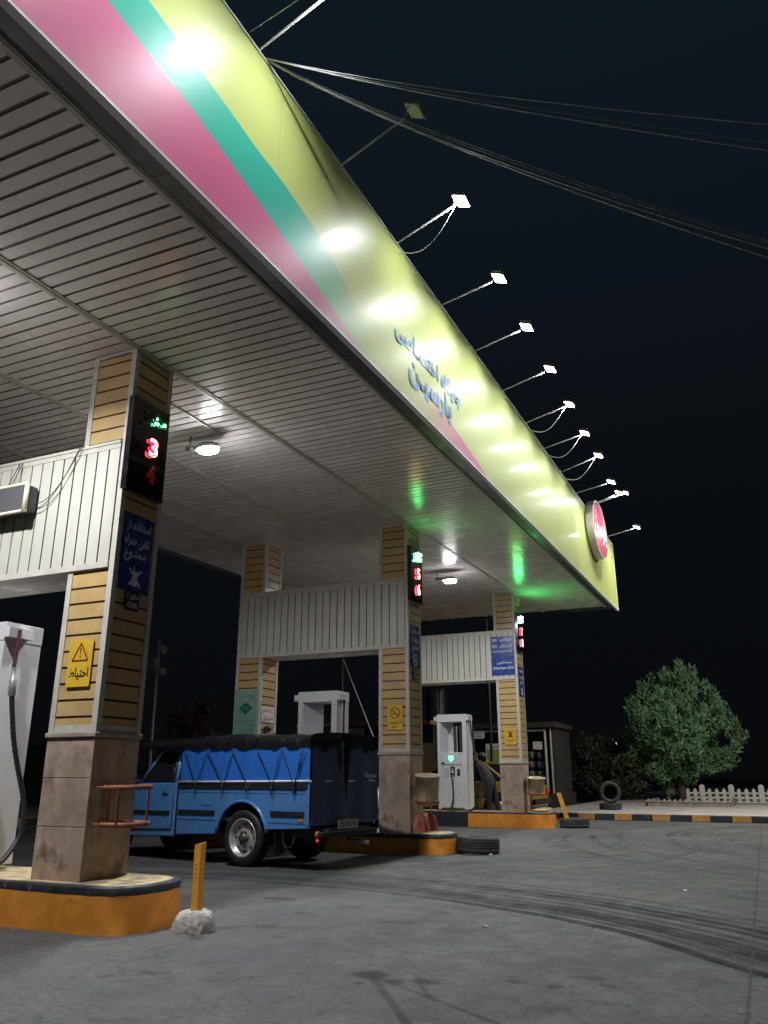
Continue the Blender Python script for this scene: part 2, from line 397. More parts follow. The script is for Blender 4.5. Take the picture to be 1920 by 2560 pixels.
# ------------------------------------------------------------------ ground
def ground_mat():
    m, t, b = base('stained_asphalt')
    co = t.new('ShaderNodeTexCoord').outputs['Object']
    sx = t.new('ShaderNodeSeparateXYZ'); t.put(sx.inputs[0], co); x, y = sx.outputs[0], sx.outputs[1]
    c = t.mix(t.ramp(t.noise(co, .7, 6, .6), .3, .7), (.084,.083,.082), (.130,.125,.119))
    c = t.mix(t.ramp(t.noise(co, 19, 6, .8), .44, .64, 0, .65), c, (.045,.045,.045))
    c = t.mix(t.ramp(t.noise(co, 95, 2, .7), .58, .70, 0, .55), c, (.24,.23,.22))
    c = t.mix(t.ramp(t.noise(co, .28, 4, .6), .48, .62, 0, .35), c, (.07,.071,.07))
    c = t.mix(t.ramp(t.noise(t.scale(co, (1,.55,1)), 3.1, 5, .6), .58, .68, 0, .6), c, (.045,.045,.044))   # blotches
    c = t.mix(t.ramp(t.noise(t.scale(co, (1,.6,1)), 9.3, 4, .6), .635, .70, 0, .75), c, (.032,.032,.031))       # drips
    def circ(cx, cy, jit=.25):
        dx = t.math('SUBTRACT', x, cx); dy = t.math('SUBTRACT', y, cy)
        d = t.math('SQRT', t.math('ADD', t.math('MULTIPLY', dx, dx), t.math('MULTIPLY', dy, dy)))
        w = t.math('MULTIPLY', t.math('SUBTRACT', t.noise(co, .5, 2), .5), jit)
        return t.math('ADD', d, w), t.math('ARCTAN2', dy, dx)
    def streak(d, a, k, q, lo, hi):
        cb = t.new('ShaderNodeCombineXYZ'); t.put(cb.inputs[0], t.math('MULTIPLY', d, k)); t.put(cb.inputs[1], t.math('MULTIPLY', a, q))
        return t.ramp(t.noise(cb.outputs[0], 1, 4, .65), lo, hi)
    def band(d, c0, w, soft):
        return t.math('SUBTRACT', 1, t.ramp(t.math('ABSOLUTE', t.math('SUBTRACT', d, c0)), w, w+soft))
    d, a = circ(-3.4, .28)
    st = streak(d, a, 19, 2.0, .34, .50)
    near = t.ramp(y, -.5, -3.6, .55, 1.)               # heavier where tyres turned out to the road
    for c0, w, so, k in ((6.30,.045,.03,1.0),(6.46,.02,.05,.75),(6.60,.05,.06,.95),(6.74,.03,.05,.8),(6.90,.025,.05,.6),(7.10,.03,.05,.85),(7.24,.045,.05,.9),(7.40,.02,.05,.6),(7.62,.02,.05,.45)):
        msk = t.math('MULTIPLY', band(d, c0, w, so), t.math('MULTIPLY', t.math('ADD', t.math('MULTIPLY', st, .85), .15), k))
        c = t.mix(t.math('MULTIPLY', msk, near, clamp=True), c, (.010,.013,.0125))
    d2, a2 = circ(11.5, -8.2, .6)
    st2 = streak(d2, a2, 8, 2.5, .45, .65)
    for c0, w, so, k in ((5.1,.1,.25,.8),(6.4,.08,.2,.75),(7.0,.1,.3,.5),(4.2,.1,.2,.7)):
        c = t.mix(t.math('MULTIPLY', band(d2, c0, w, so), t.math('MULTIPLY', st2, k)), c, (.02,.022,.021))
    d3, a3 = circ(9.5, 4.5, .4)
    st3 = streak(d3, a3, 9, 2.5, .45, .62)
    for c0, w, so, k in ((7.0,.12,.25,.45),(8.3,.1,.25,.4)):
        c = t.mix(t.math('MULTIPLY', band(d3, c0, w, so), t.math('MULTIPLY', st3, k)), c, (.022,.022,.021))
    # oil drips and their runs
    wob = t.math('MULTIPLY', t.math('SUBTRACT', t.noise(co, 11, 3), .5), .16)
    def blot(cx, cy, rx, ry, k):
        dx = t.math('DIVIDE', t.math('SUBTRACT', x, cx), rx); dy = t.math('DIVIDE', t.math('SUBTRACT', y, cy), ry)
        dd = t.math('SQRT', t.math('ADD', t.math('MULTIPLY', dx, dx), t.math('MULTIPLY', dy, dy)))
        return t.math('MULTIPLY', t.ramp(t.math('ADD', dd, t.math('MULTIPLY', wob, 5)), 1.1, .6), k)
    def run(x0, y0, x1, y1, w, k):
        L = math.hypot(x1-x0, y1-y0); ux, uy = (x1-x0)/L, (y1-y0)/L
        px, py = t.math('SUBTRACT', x, x0), t.math('SUBTRACT', y, y0)
        al = t.math('ADD', t.math('MULTIPLY', px, ux), t.math('MULTIPLY', py, uy))
        ac = t.math('ABSOLUTE', t.math('ADD', t.math('ADD', t.math('MULTIPLY', px, -uy), t.math('MULTIPLY', py, ux)), t.math('MULTIPLY', wob, .25)))
        ins = t.math('MULTIPLY', t.math('GREATER_THAN', al, 0), t.math('LESS_THAN', al, L))
        return t.math('MULTIPLY', t.math('MULTIPLY', t.ramp(ac, w, w*.4), ins), k)
    for msk in (blot(-.38,-2.6,.10,.13,.7), blot(-.48,-2.80,.07,.07,.6), blot(-.41,-2.95,.06,.10,.6), run(-.40,-2.62,-1.16,-3.16,.035,.6), run(-.42,-2.66,-1.0,-3.55,.025,.5),
                run(-.25,-2.82,-.70,-3.09,.02,.4), blot(-.2,-3.4,.05,.08,.5), blot(.05,-3.75,.05,.13,.5), blot(-.22,-3.62,.05,.06,.5), blot(-.44,-3.9,.05,.1,.4),
                blot(.65,-1.25,.1,.12,.4), blot(1.75,-1.4,.1,.15,.35), blot(1.9,-.6,.12,.2,.45), blot(1.3,-1.2,.06,.1,.4)):
        c = t.mix(msk, c, (.018,.018,.017))
    for msk in (run(-12,-4.57,40,-4.57,.014,.8), run(.26,-1.2,.2,-12,.010,.5), run(-3.1,-1.2,-3.1,-12,.010,.5)):
        c = t.mix(msk, c, (.05,.047,.045))
    # cracks
    vo = t.new('ShaderNodeTexVoronoi', feature='DISTANCE_TO_EDGE'); vo.inputs['Scale'].default_value = .45
    wn = t.new('ShaderNodeVectorMath', operation='ADD'); t.put(wn.inputs[0], co)
    nn = t.new('ShaderNodeTexNoise'); nn.inputs['Scale'].default_value = 1.6; nn.inputs['Detail'].default_value = 5; t.put(nn.inputs['Vector'], co); t.put(wn.inputs[1], nn.outputs['Color'])
    t.put(vo.inputs['Vector'], wn.outputs[0])
    crk = t.math('MULTIPLY', t.ramp(vo.outputs['Distance'], .012, .003), t.ramp(t.noise(co, .35, 2), .5, .6, 0, .6))
    c = t.mix(crk, c, (.06,.056,.052))
    # pale specks
    c = t.mix(t.ramp(t.noise(co, 34, 1), .80, .83, 0, .7), c, (.5,.48,.45))
    t.put(b.inputs['Base Color'], c)
    t.put(b.inputs['Roughness'], t.ramp(t.noise(co, 4, 4), .3, .7, .6, .9))
    b.inputs['Specular IOR Level'].default_value = .16
    bp = t.new('ShaderNodeBump'); bp.inputs['Strength'].default_value = .35; bp.inputs['Distance'].default_value = .01
    t.put(bp.inputs['Height'], t.math('ADD', t.noise(co, 60, 5, .7), t.math('MULTIPLY', t.noise(co, 6, 4), 1.2))); t.put(b.inputs['Normal'], bp.outputs[0])
    return m
g = MB(); g.add([(-150,-150,0),(200,-150,0),(200,200,0),(-150,200,0)], [(0,1,2,3)])
struct(g.build('ground', ground_mat()))

# far pavement with its painted kerb (blocks .45 m long, seen along x = 16.4)
KX = 16.4
b = MB(); b.add([(KX+.16,-30,.15),(60,-30,.15),(60,.9,.15),(KX+.16,.9,.15)], [(0,1,2,3)])
b.add([(KX+.16,.9,.15),(60,.9,.15),(60,.9,0),(KX+.16,.9,0)], [(0,1,2,3)])
struct(b.build('pavement', M['paving'], normals=False))
k = MB(); y = .98; i = 0
while y > -22:
    j = random.uniform(-.008, .008)
    k.box(KX+j, KX+.158, y-.44, y-.006, 0, .15+j*.6, i % 2); y -= .447; i += 1
struct(k.build('kerb', [M['kerb_black'], M['kerb_orange']], bevel=.012))
# pavement and kerb beyond the pumps
k = MB(); x = 3.; i = 0
while x < 16:
    k.box(x, x+.6, 9.9, 10.06, 0, .2, 0 if i % 3 else 1); x += .606; i += 1
struct(k.build('back_kerb', [M['kerb_orange'], M['kerb_black']], bevel=.015))
b = MB(); b.add([(3,10.06,.19),(40,10.06,.19),(40,40,.19),(3,40,.19)], [(0,1,2,3)]); struct(b.build('back_pavement', M['paving'], normals=False))

# ------------------------------------------------------------------ canopy
H0 = 4.848; XA, XB = -8.5, 15.72; YF = -1.924; YB = 4.64
can = thing('canopy', 'long petrol station canopy with slatted soffit and pink, teal and lime banner fascia', 'canopy', (0,0,0))
sl = MB(); P = .134
bays = [(-1.58,-.035),(.035,1.54),(1.60,3.11),(3.17,YB-.05)]
x = XA + .1
n0 = math.ceil((XA+.1)/P)
for i in range(n0, int((XB-.1)/P)):
    for y0, y1 in bays:
        dz = random.uniform(-.0015,.0015)
        sl.sbox(i*P+.014, i*P+P-.014, y0, y1, H0+dz, H0+.004+dz)
sl.build('soffit_slats', M['soffit'], can)
bk = MB(); bk.sbox(XA, XB-.02, -1.58, YB-.03, H0+.011, H0+.05); bk.build('soffit_backing', M['soffit_groove'], can)
for y in (0, 1.57, 3.14):
    j = MB(); j.sbox(XA, XB-.05, y-.04, y+.04, H0-.010, H0+.02); j.sbox(XA, XB-.05, y-.012, y+.012, H0-.016, H0-.011); j.build('joint_trim', M['trim'], can)
e = MB(); e.sbox(XA, XB-.05, -1.64, -1.575, H0-.014, H0+.02); e.sbox(XA, XB-.05, -1.625, -1.605, H0-.024, H0-.015); e.build('edge_trim', M['trim'], can)
fl = MB()
xs = [XA]
while xs[-1] < XB-.05: xs.append(min(xs[-1]+1.35, XB-.02))
for a, b_ in zip(xs[:-1], xs[1:]):
    q = random.uniform(-.004,.004)
    fl.hexa([(a,-1.645,H0-.012+cz(a)),(b_-.006,-1.645,H0-.012+cz(b_)),(b_-.006,-1.88,H0-.055+q+cz(b_)),(a,-1.88,H0-.055+q+cz(a)),
             (a,-1.645,H0+.0+cz(a)),(b_-.006,-1.645,H0+.0+cz(b_)),(b_-.006,-1.88,H0-.045+cz(b_)),(a,-1.88,H0-.045+cz(a))])
    fl.sbox(a, b_-.006, -1.895, -1.878, H0-.10, H0-.03)
fl.build('eave_flashing', M['flash'], can)
ZB, ZT = 4.735, 6.47
fa = MB(); fa.sbox(XA, XB, YF, YF+.03, ZB, ZT)
fas = fa.build('fascia', M['ban_yellow'], can)
def sheet(name, pts, m, d):
    s = MB(); s.add([(a, YF-d, z+cz(a)) for a, z in pts], [tuple(range(len(pts)))]); return s.build(name, m, fas, normals=False)
PT = [(-8.5,6.30),(-6,5.92),(-4,5.60),(-3.2,5.475),(-2.54,5.375),(-2.15,5.335),(-1.73,5.285),(-1.23,5.195),(-.64,5.08),(-.11,4.965),(.35,4.865),(.8,4.765),(.92,ZB+.012)]
TY = [(-8.5,6.46),(-6,6.2),(-4,5.93),(-3,5.80),(-2.23,5.71),(-1.9,5.68),(-1.42,5.63),(-1.05,5.58),(-.6,5.55),(-.11,5.47),(.25,5.36),(.6,5.22),(.9,5.03),(1.15,4.85),(1.25,ZB+.012)]
sheet('pink_stripe', PT + [(-8.5,ZB+.012)], M['ban_pink'], .003)
sheet('teal_stripe', TY + PT[::-1], M['ban_teal'], .0025)
sheet('pink_wedge', [(1.45,ZB+.012),(1.7,4.84),(2.07,4.95),(2.5,5.01),(2.93,5.02),(3.3,4.99),(3.67,4.93),(4.2,4.84),(4.72,ZB+.012)], M['ban_pink2'], .003)
ff = Fr((2.6, YF, 5.2+cz(2.6)), (1,0,TILT), (0,0,1), (0,-1,0))
for off, d, m, nm in ((.060,.005,'ban_pale','letter_edge'),(.030,.008,'ban_blue','lettering')):
    q = MB(); gr = .02 if off > .03 else 0
    put_text(q, ff, 'جایگاه اختصـاصی', -.01, .245, 2.03+gr, .30+gr, d, 0, off*.8); q.build(nm, M[m], fas, normals=False); q = MB(); put_text(q, ff, 'پارسیـن', .0, -.075, 1.32+gr, .42+gr, d, 0, off)
    q.build(nm, M[m], fas, normals=False)
w = MB(); w.sbox(XA, XB+.006, YF-.012, YF+.045, ZB-.018, ZB); w.sbox(XA, XB+.006, YF-.010, YF+.045, ZT, ZT+.02); w.sbox(XB, XB+.012, YF-.010, YF+.04, ZB, ZT)
w.build('fascia_edge', M['edge_white'], can)
o_ = MB(); o_.sbox(XB, XB+.03, YF+.045, YB, H0-.06, ZT); o_.sbox(XA, XB, YB-.03, YB, H0-.06, ZT); o_.sbox(XA-.03, XA, YF, YB, ZB, ZT); o_.build('rear_fascia', M['flash'], can)
o_ = MB(); o_.sbox(XA+.02, XB-.01, YF+.06, YB-.05, 5.55, 5.6); o_.build('roof_deck', M['roof'], can)

# round logo sign near the far end
lg = thing('logo_sign', 'oval red sign with white lettering standing off the far end of the lime fascia', 'sign', (13.15, YF-.02, 5.7+cz(13)))
LF = Fr((12.80, YF-.02, 6.10+cz(12.9)), (1,0,TILT), (0,0,1), (0,-1,0))
q = MB(); n = 48; RX, RY = .92, .66
for s_, d0, d1, mi in ((1,0,.16,0),):
    q.prism([(math.cos(2*math.pi*k_/n)*RX, math.sin(2*math.pi*k_/n)*RY) for k_ in range(n)], LF, d0, d1, 0)
q.build('housing', M['panel_white'], lg)
q = MB(); q.add([LF(math.cos(2*math.pi*k_/n)*RX*.95, math.sin(2*math.pi*k_/n)*RY*.95, .163) for k_ in range(n)], [tuple(range(n))]); q.build('face', M['logo_red'], lg, normals=False)
q = MB(); put_text(q, LF, 'پارسین', 0, .0, 1.45, .72, .167, 0, .028); q.build('lettering', M['ink_white'], lg, normals=False)

# ------------------------------------------------------------------ columns and portal beams
WX, WY = .511, .497
ISL = [dict(x=0., zi=.312, zl=1.375, zb=2.753, zt=3.923), dict(x=6.43, zi=.27, zl=1.367, zb=2.955, zt=4.074), dict(x=12.763, zi=.308, zl=1.305, zb=3.114, zt=4.236)]
def clad_strips(mb, fr, w, z0, z1, mi, pitch=.134, gap=.019, d0=.0, d1=.010, ph=0):
    z = z0
    first = pitch*(.55 + ph)
    zz = z0
    h = first
    while zz < z1-.004:
        t_ = min(zz+h, z1)
        j = random.uniform(-.0012,.0012)
        if t_-zz > gap+.01:
            a, b_ = zz, t_-gap
            mb.prism([(0,a),(w,a),(w,b_),(0,b_)], fr, d0, d1+j, mi)
        zz = t_; h = pitch
def column(x, y, I, label, group):
    zi, zl, zt = I['zi'], I['zl'], H0+cz(x)+.006
    c = thing('column', label, 'column', (x, y, zi), group=group)
    b = MB(); b.box(x+.012, x+WX-.012, y+.012, y+WY-.012, zl+.02, zt, 1)
    faces = [Fr((x+.010,y+WY-.04,0),(0,-1,0),(0,0,1),(-1,0,0)), Fr((x+.04,y+.010,0),(1,0,0),(0,0,1),(0,-1,0)), Fr((x+WX-.010,y+.04,0),(0,1,0),(0,0,1),(1,0,0)), Fr((x+WX-.04,y+WY-.010,0),(-1,0,0),(0,0,1),(0,1,0))]
    for f_ in faces:
        clad_strips(b, f_, (WY if abs(f_.n.x) > .5 else WX)-.08, zl+.085, zt-.03, 0, d0=.001, d1=.008)
    b.build('cladding', [M['tan'], M['tan_groove']], c)
    for cx, cy, sx, sy in ((x,y,1,1),(x+WX,y,-1,1),(x,y+WY,1,-1),(x+WX,y+WY,-1,-1)):
        q = MB(); w = .055
        q.prism([(0,0),(w,0),(w,.016),(.016,.016),(.016,w),(0,w)], lambda a, b_, d, cx=cx, cy=cy, sx=sx, sy=sy: V((cx+sx*(a-.006), cy+sy*(b_-.006), d)), zl+.03, zt)
        q.build('corner_trim', M['trim'], c)
    q = MB()
    for z0, z1 in ((zl+.03, zl+.085), (zt-.035, zt)):
        q.box(x+.05, x+WX-.05, y-.003, y+.011, z0, z1); q.box(x+.05, x+WX-.05, y+WY-.011, y+WY+.003, z0, z1)
        q.box(x-.003, x+.011, y+.05, y+WY-.05, z0, z1); q.box(x+WX-.011, x+WX+.003, y+.05, y+WY-.05, z0, z1)
    q.build('rail_trim', M['trim'], c)
    q = MB(); q.box(x-.022, x+WX+.022, y-.022, y+WY+.022, zl-.012, zl+.028); q.build('ledge', M['ledge'], c, bevel=.008)
    q = MB(); z = zi
    for z1 in (zi+(zl-zi)*.36, zi+(zl-zi)*.70, zl-.014):
        j = random.uniform(0,.003)
        q.box(x-.002-j, x+WX+.002+j, y-.002-j, y+WY+.002+j, z, z1-.004); z = z1
    q.box(x+.001, x+WX-.001, y+.001, y+WY-.001, zi, zl-.02, 0)
    q.build('stone_base', M['stone'], c, bevel=.004)
    return c
names = ['nearest column, tan cladding on a brown stone base behind the ochre post', 'middle front column with three red shovels at its foot', 'farthest front column with the blue phone number sign beside it']
for I, nm in zip(ISL, names): column(I['x'], 0, I, 'tan clad canopy ' + nm if 'column' not in nm else nm, 'tan clad canopy columns')
column(6.43, 2.68, ISL[1], 'rear column bearing the pale green poster behind the blue pickup', 'tan clad canopy columns')
column(12.763, 2.68, ISL[2], 'rear column hidden behind the middle front column', 'tan clad canopy columns')
column(0, 2.68, ISL[0], 'rear column of the nearest island, outside the left edge of the picture', 'tan clad canopy columns')
BL = ['white ribbed portal beam carrying the grey message screen', 'white ribbed portal beam above the blue pickup', 'white ribbed portal beam with the blue phone number sign']
for I, lb in zip(ISL, BL):
    x, zb, zt = I['x'], I['zb'], I['zt']
    c = thing('portal_beam', lb, 'beam', (x+.25, 1.6, zb), group='portal beams over the pump islands')
    y0, y1 = .052, 2.68+WY-.052
    b = MB(); b.box(x-.006, x+WX+.006, y0+.01, y1-.01, zb+.03, zt-.02, 1)
    for fr in (Fr((x-.006, y1-.005, 0), (0,-1,0), (0,0,1), (-1,0,0)), Fr((x+WX+.006, y0+.005, 0), (0,1,0), (0,0,1), (1,0,0))):
        a = .0
        W = y1-y0-.01
        while a < W-.02:
            w = min(.118, W-a); j = random.uniform(-.0012,.0012)
            b.prism([(a,zb+.055),(a+w,zb+.055),(a+w,zt-.075),(a,zt-.075)], fr, .001, .011+j, 0); a += .134
    b.build('ribbed_face', [M['panel_white'], M['groove']], c)
    b = MB(); a = x+.02
    while a < x+WX-.03:
        b.box(a, min(a+.115, x+WX-.01), y0+.45, y1-.45, zb+.004, zb+.028); a += .134
    b.build('soffit', M['soffit'], c)
    b = MB()
    for xx in (x-.022, x+WX-.004):
        b.box(xx, xx+.026, y0, y1, zb, zb+.055); b.box(xx, xx+.026, y0, y1, zt-.075, zt-.028); 
    b.box(x-.03, x+WX+.03, y0, y1, zt-.028, zt)
    b.build('edge_trim', M['trim'], c, bevel=.003)

# ------------------------------------------------------------------ islands
def island(I, label, thinband=False):
    x0, x1, yf, yb, zi = I['x']-.155, I['x']+.665, -.585, 3.95, I['zi']
    c = thing('pump_island', label, 'island', (x0+.4, 1.6, 0), group='raised pump islands')
    def outline(ins=0., jit=0.):
        pts = []; r = .41; cx = (x0+x1)/2
        for k_ in range(25):
            q = math.pi + math.pi*k_/24
            ca, sa = math.cos(q), math.sin(q)
            ex = .72
            pts.append((cx+math.copysign(abs(ca)**ex, ca)*(r-ins), yf+r+math.copysign(abs(sa)**ex, sa)*(r-ins)))
        for k_ in range(1, 30): pts.append((x1-ins, yf+r+(yb-ins-yf-r)*k_/29))
        for k_ in range(30): pts.append((x0+ins, yb-ins-(yb-ins-yf-r)*k_/29))
        return [(a+random.uniform(-jit,jit), b_+random.uniform(-jit,jit)) for a, b_ in pts]
    bh = .035 if thinband else .062
    lo, hi = outline(-.014, .007), outline(0, .003); n = len(lo)
    q = MB()
    zs = [0, .03, zi*.45, zi-bh]
    rings = []
    for z_ in zs:
        f_ = z_/(zi-bh)
        rings.append([(a+(c_-a)*f_+random.uniform(-.003,.003), b_+(d_-b_)*f_+random.uniform(-.003,.003), z_ + (random.uniform(-.004,.004) if z_ == zs[-1] else 0)) for (a, b_), (c_, d_) in zip(lo, hi)])
    q.add([p_ for r_ in rings for p_ in r_], [(i_*n+k_, i_*n+(k_+1) % n, (i_+1)*n+(k_+1) % n, (i_+1)*n+k_) for i_ in range(3) for k_ in range(n)], 0, True)
    q.build('orange_side', M['isl_orange'], c)
    ot, it = outline(-.004, .003), outline(.055, .004)
    q = MB()
    vs = [p_ for p_ in rings[-1]] + [(a, b_, zi-.012) for a, b_ in ot] + [(a+(0), b_, zi) for a, b_ in outline(.010)] + [(a, b_, zi) for a, b_ in it]
    q.add(vs, [(i_*n+k_, i_*n+(k_+1) % n, (i_+1)*n+(k_+1) % n, (i_+1)*n+k_) for i_ in range(3) for k_ in range(n)], 0, True)
    q.build('black_band', M['isl_black'], c)
    q = MB(); q.add([(a, b_, zi) for a, b_ in it], [tuple(range(n))]); q.build('top_surface', M['isl_top'], c, normals=False)
    return c
i1 = island(ISL[0], 'nearest orange pump island with the ochre post beside it')
i2 = island(ISL[1], 'middle orange pump island with a lying tyre at its rounded end')
i3 = island(ISL[2], 'farthest orange pump island, ending at the tyre with the ochre stick', True)
q = MB(); q.box(12.585, 12.604, 1.22, 2.15, .002, .29); q.build('black_patch', M['isl_black'], i3)

# ------------------------------------------------------------------ dispensers
def dispenser(I, label, detail=True):
    x0, x1, y0, y1, z0 = I['x']+.10, I['x']+.52, 1.29, 2.0, I['zi']+.03
    c = thing('fuel_dispenser', label, 'fuel dispenser', (x0, (y0+y1)/2, z0), group='white fuel dispensers')
    H = 2.06; zc = z0+1.22
    q = MB(); q.box(x0+.014, x1-.014, y0+.10, y1-.07, z0+.02, zc-.004); q.build('cabinet', M['white_metal'], c, bevel=.006)
    q = MB(); q.box(x0, x1, y0, y0+.10, z0, z0+H-.17); q.build('pillar', M['white_metal'], c, bevel=.006)
    q = MB(); q.box(x0, x1, y1-.07, y1, z0, z0+H-.17); q.build('pillar', M['white_metal'], c, bevel=.006)
    q = MB(); q.box(x0-.004, x1+.004, y0-.004, y1+.004, z0+H-.17, z0+H); q.build('header', M['white_metal'], c, bevel=.006)
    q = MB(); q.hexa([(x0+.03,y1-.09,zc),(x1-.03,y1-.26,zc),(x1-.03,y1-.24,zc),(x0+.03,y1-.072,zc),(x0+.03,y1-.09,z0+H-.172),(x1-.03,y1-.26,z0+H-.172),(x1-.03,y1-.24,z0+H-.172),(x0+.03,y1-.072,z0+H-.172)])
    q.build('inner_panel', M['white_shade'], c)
    for s_, yy in ((-1, y0), (1, y1)):
        q = MB(); q.box(x0-.02, x0+.25, yy-(.07 if s_ < 0 else -.004), yy+(.07 if s_ > 0 else -.004), z0+H-.145, z0+H-.05)
        br = q.build('hose_bracket', M['white_metal'], c, bevel=.004)
    fr = Fr((x0+.012, (y0+y1)/2+.015, z0), (0,-1,0), (0,0,1), (-1,0,0))
    q = MB(); plate(q, Fr(fr(0, 1.075, .004), fr.u, fr.v, fr.n), .50, .245, .014); q.build('display_panel', M['white_metal'], c, bevel=.003)
    q = MB(); plate(q, Fr(fr(0, .48, .004), fr.u, fr.v, fr.n), .50, .88, .010); q.build('service_door', M['white_metal'], c, bevel=.003)
    q = MB()
    for a in (-.23,.23):
        for b_ in (.985, 1.17, .90):
            q = MB(); q.lathe([(.010,0),(.010,.008),(0,.008)], fr(a, b_, .014), fr.n, 10); q.build('bolt', M['seam'], c)
    q = MB(); bar(q, fr, -.24, .995, -.17, .975, .035, .026); q.build('lock', M['seam'], c, normals=False)
    q = MB()
    for b_ in (1.12, 1.075): bar(q, fr, -.07, b_, .04, b_, .034, .021)
    bar(q, fr, -.04, 1.035, .01, 1.035, .016, .021)
    q.build('screen', M['disp_green'], c, normals=False)
    q = MB()
    for i_ in range(6):
        w = .14 if i_ < 5 else .04; b_ = .86-.042*i_
        aa = -.20+(.05 if i_ == 5 else 0); e_ = aa+w
        while aa < e_:
            l_ = random.uniform(.012,.03); bar(q, fr, aa, b_+random.uniform(-.003,.003), min(aa+l_, e_), b_, .011, .0165); aa += l_+.005
    q.build('lettering', M['seam'], c, normals=False)
    q = MB(); plate(q, Fr(fr(.02, .80, .002), fr.u, fr.v, fr.n), .11, .22, .014); q.build('nozzle_recess', M['seam'], c)
    q = MB(); plate(q, Fr(fr(.16, .78, .010), fr.u, fr.v, fr.n), .075, .15, .012); q.build('keypad', M['dark_steel'], c)
    q = MB(); q.tube([fr(.02,.86,.02), fr(.025,.78,.05), fr(.03,.68,.06), fr(.03,.56,.055)], [.016,.03,.033,.022], 10, 0)
    nz = q.build('nozzle', M['steel'], c)
    q = MB(); q.tube([fr(-.01,.76,.06), fr(.02,.75,.08), fr(.06,.74,.07)], .022, 8); q.build('nozzle_guard', M['rubber'], nz)
    return c, fr
D = ['tall white fuel dispenser cut by the left edge, black hose hanging down its side', 'white fuel dispenser rising behind the black tarp of the pickup', 'white fuel dispenser with the lit green display beside the far column']
disp = [dispenser(I, lb) for I, lb in zip(ISL, D)]
c, fr = disp[2]
q = MB(); hp = [fr(.03,.58,.06), fr(.045,.45,.09), fr(.06,.30,.11), fr(.04,.16,.12), fr(.0,.05,.13), fr(.03,-.03,.14), fr(.16,-.10,.15), fr(.36,-.09,.14), fr(.55,.06,.08), fr(.66,.28,.0), fr(.68,.5,-.08), fr(.66,.68,-.12), fr(.56,.98,-.14), fr(.48,1.3,-.16), fr(.43,1.6,-.17), fr(.41,1.93,-.17)]
def smooth(p, k=3):
    p = [V(a) for a in p]
    for _ in range(k):
        o = [p[0]]
        for a, b_ in zip(p[:-1], p[1:]): o += [a*.75+b_*.25, a*.25+b_*.75]
        p = o + [p[-1]]
    return p
q.tube(smooth(hp), .017, 8); q.build('hose', M['rubber'], c)
c, fr = disp[0]
q = MB(); Yh = 1.222
q.tube(smooth([(.19,Yh,2.33),(.19,Yh,2.2),(.19,Yh,2.09),(.185,Yh,2.0)]), .019, 8); q.build('red_hose', M['red_hose'], c)
q = MB(); q.lathe([(.02,0),(.034,.012),(.034,.15),(.02,.165),(.02,.26)], (.205,Yh,1.74), (-.06,0,1), 14); q.build('coupling', M['steel'], c)
pts = smooth([(.20,Yh,1.79),(.22,Yh,1.68),(.25,Yh,1.55),(.29,Yh,1.38),(.37,Yh,1.16),(.44,Yh,1.0),(.50,Yh,.85),(.52,Yh,.72),(.51,Yh,.58),(.46,Yh,.50),(.39,Yh-.02,.44),(.30,Yh-.04,.37),(.1,Yh-.08,.36),(-.1,Yh-.1,.36)])
rs = [.021+.004*(k_ % 2) for k_ in range(len(pts))]
q = MB(); q.tube(pts, rs, 10); q.build('hose', M['rubber'], c)
c, fr = disp[1]
q = MB(); q.tube(smooth([fr(.41,1.93,-.17), fr(.40,1.6,-.17), fr(.42,1.2,-.15), fr(.40,.8,-.1), fr(.3,.4,.05), fr(.1,.3,.1), fr(.03,.56,.06)]), .017, 8); q.build('hose', M['rubber'], c)

# ------------------------------------------------------------------ neon lane signs
def lane_sign(I, zc_, digits, hot, label, dim=None, dead_green=False):
    x = I['x']
    c = thing('lane_number_sign', label, 'neon sign', (x+.2, -.05, zc_-.45), group='lit lane number signs')
    fr = Fr((x+.2, -.012, zc_), (1,0,0), (0,0,1), (0,-1,0))
    q = MB(); plate(q, fr, .485, .89, .065); q.build('board', M['black_gloss'], c, bevel=.004)
    for i_, dg in enumerate(digits):
        yy = .02 - .26*i_
        dimmed = dim == dg
        q = MB(); put_text(q, fr, dg, .035, yy, .105, .175, .085, 0, 0, .028 if not dimmed else .022, True); q.build('digit', M['neon_dim' if dimmed else 'neon_red'], c, normals=False)
        if not dimmed:
            q = MB(); put_text(q, fr, dg, .035, yy, .105, .175, .089, 0, 0, .013, True); q.build('digit_core', M['neon_core'], c, normals=False)
    q = MB(); put_text(q, fr, 'گاز', .03, .30, .30 if not dead_green else .36, .2, .085, 0, 0, .03 if not dead_green else .02); q.build('green_word', M['neon_off' if dead_green else hot], c, normals=False)
    if dead_green:
        for a, b_, s_ in ((.045,.31,.012),(.03,.255,.018),(.06,.262,.018),(.155,.285,.020),(.135,.275,.010)):
            q = MB(); q.tube([fr(a-s_*.3,b_+s_,.088), fr(a,b_-s_*.2,.09), fr(a+s_*.3,b_+s_*.6,.088)], .008, 6); q.build('lit_fragment', M['neon_green_hot'], c)
    return c
lane_sign(ISL[0], 3.89, '34', 'neon_green_hot', 'black lane sign with a glowing red 3 above a dim 4', dim='4', dead_green=True)
lane_sign(ISL[1], 4.145, '56', 'neon_green_hot', 'black lane sign with glowing red 5 and 6 under a green word')
lane_sign(ISL[2], 4.19, '78', 'neon_green_far', 'farthest lane sign, red 7 and 8 under a green word')

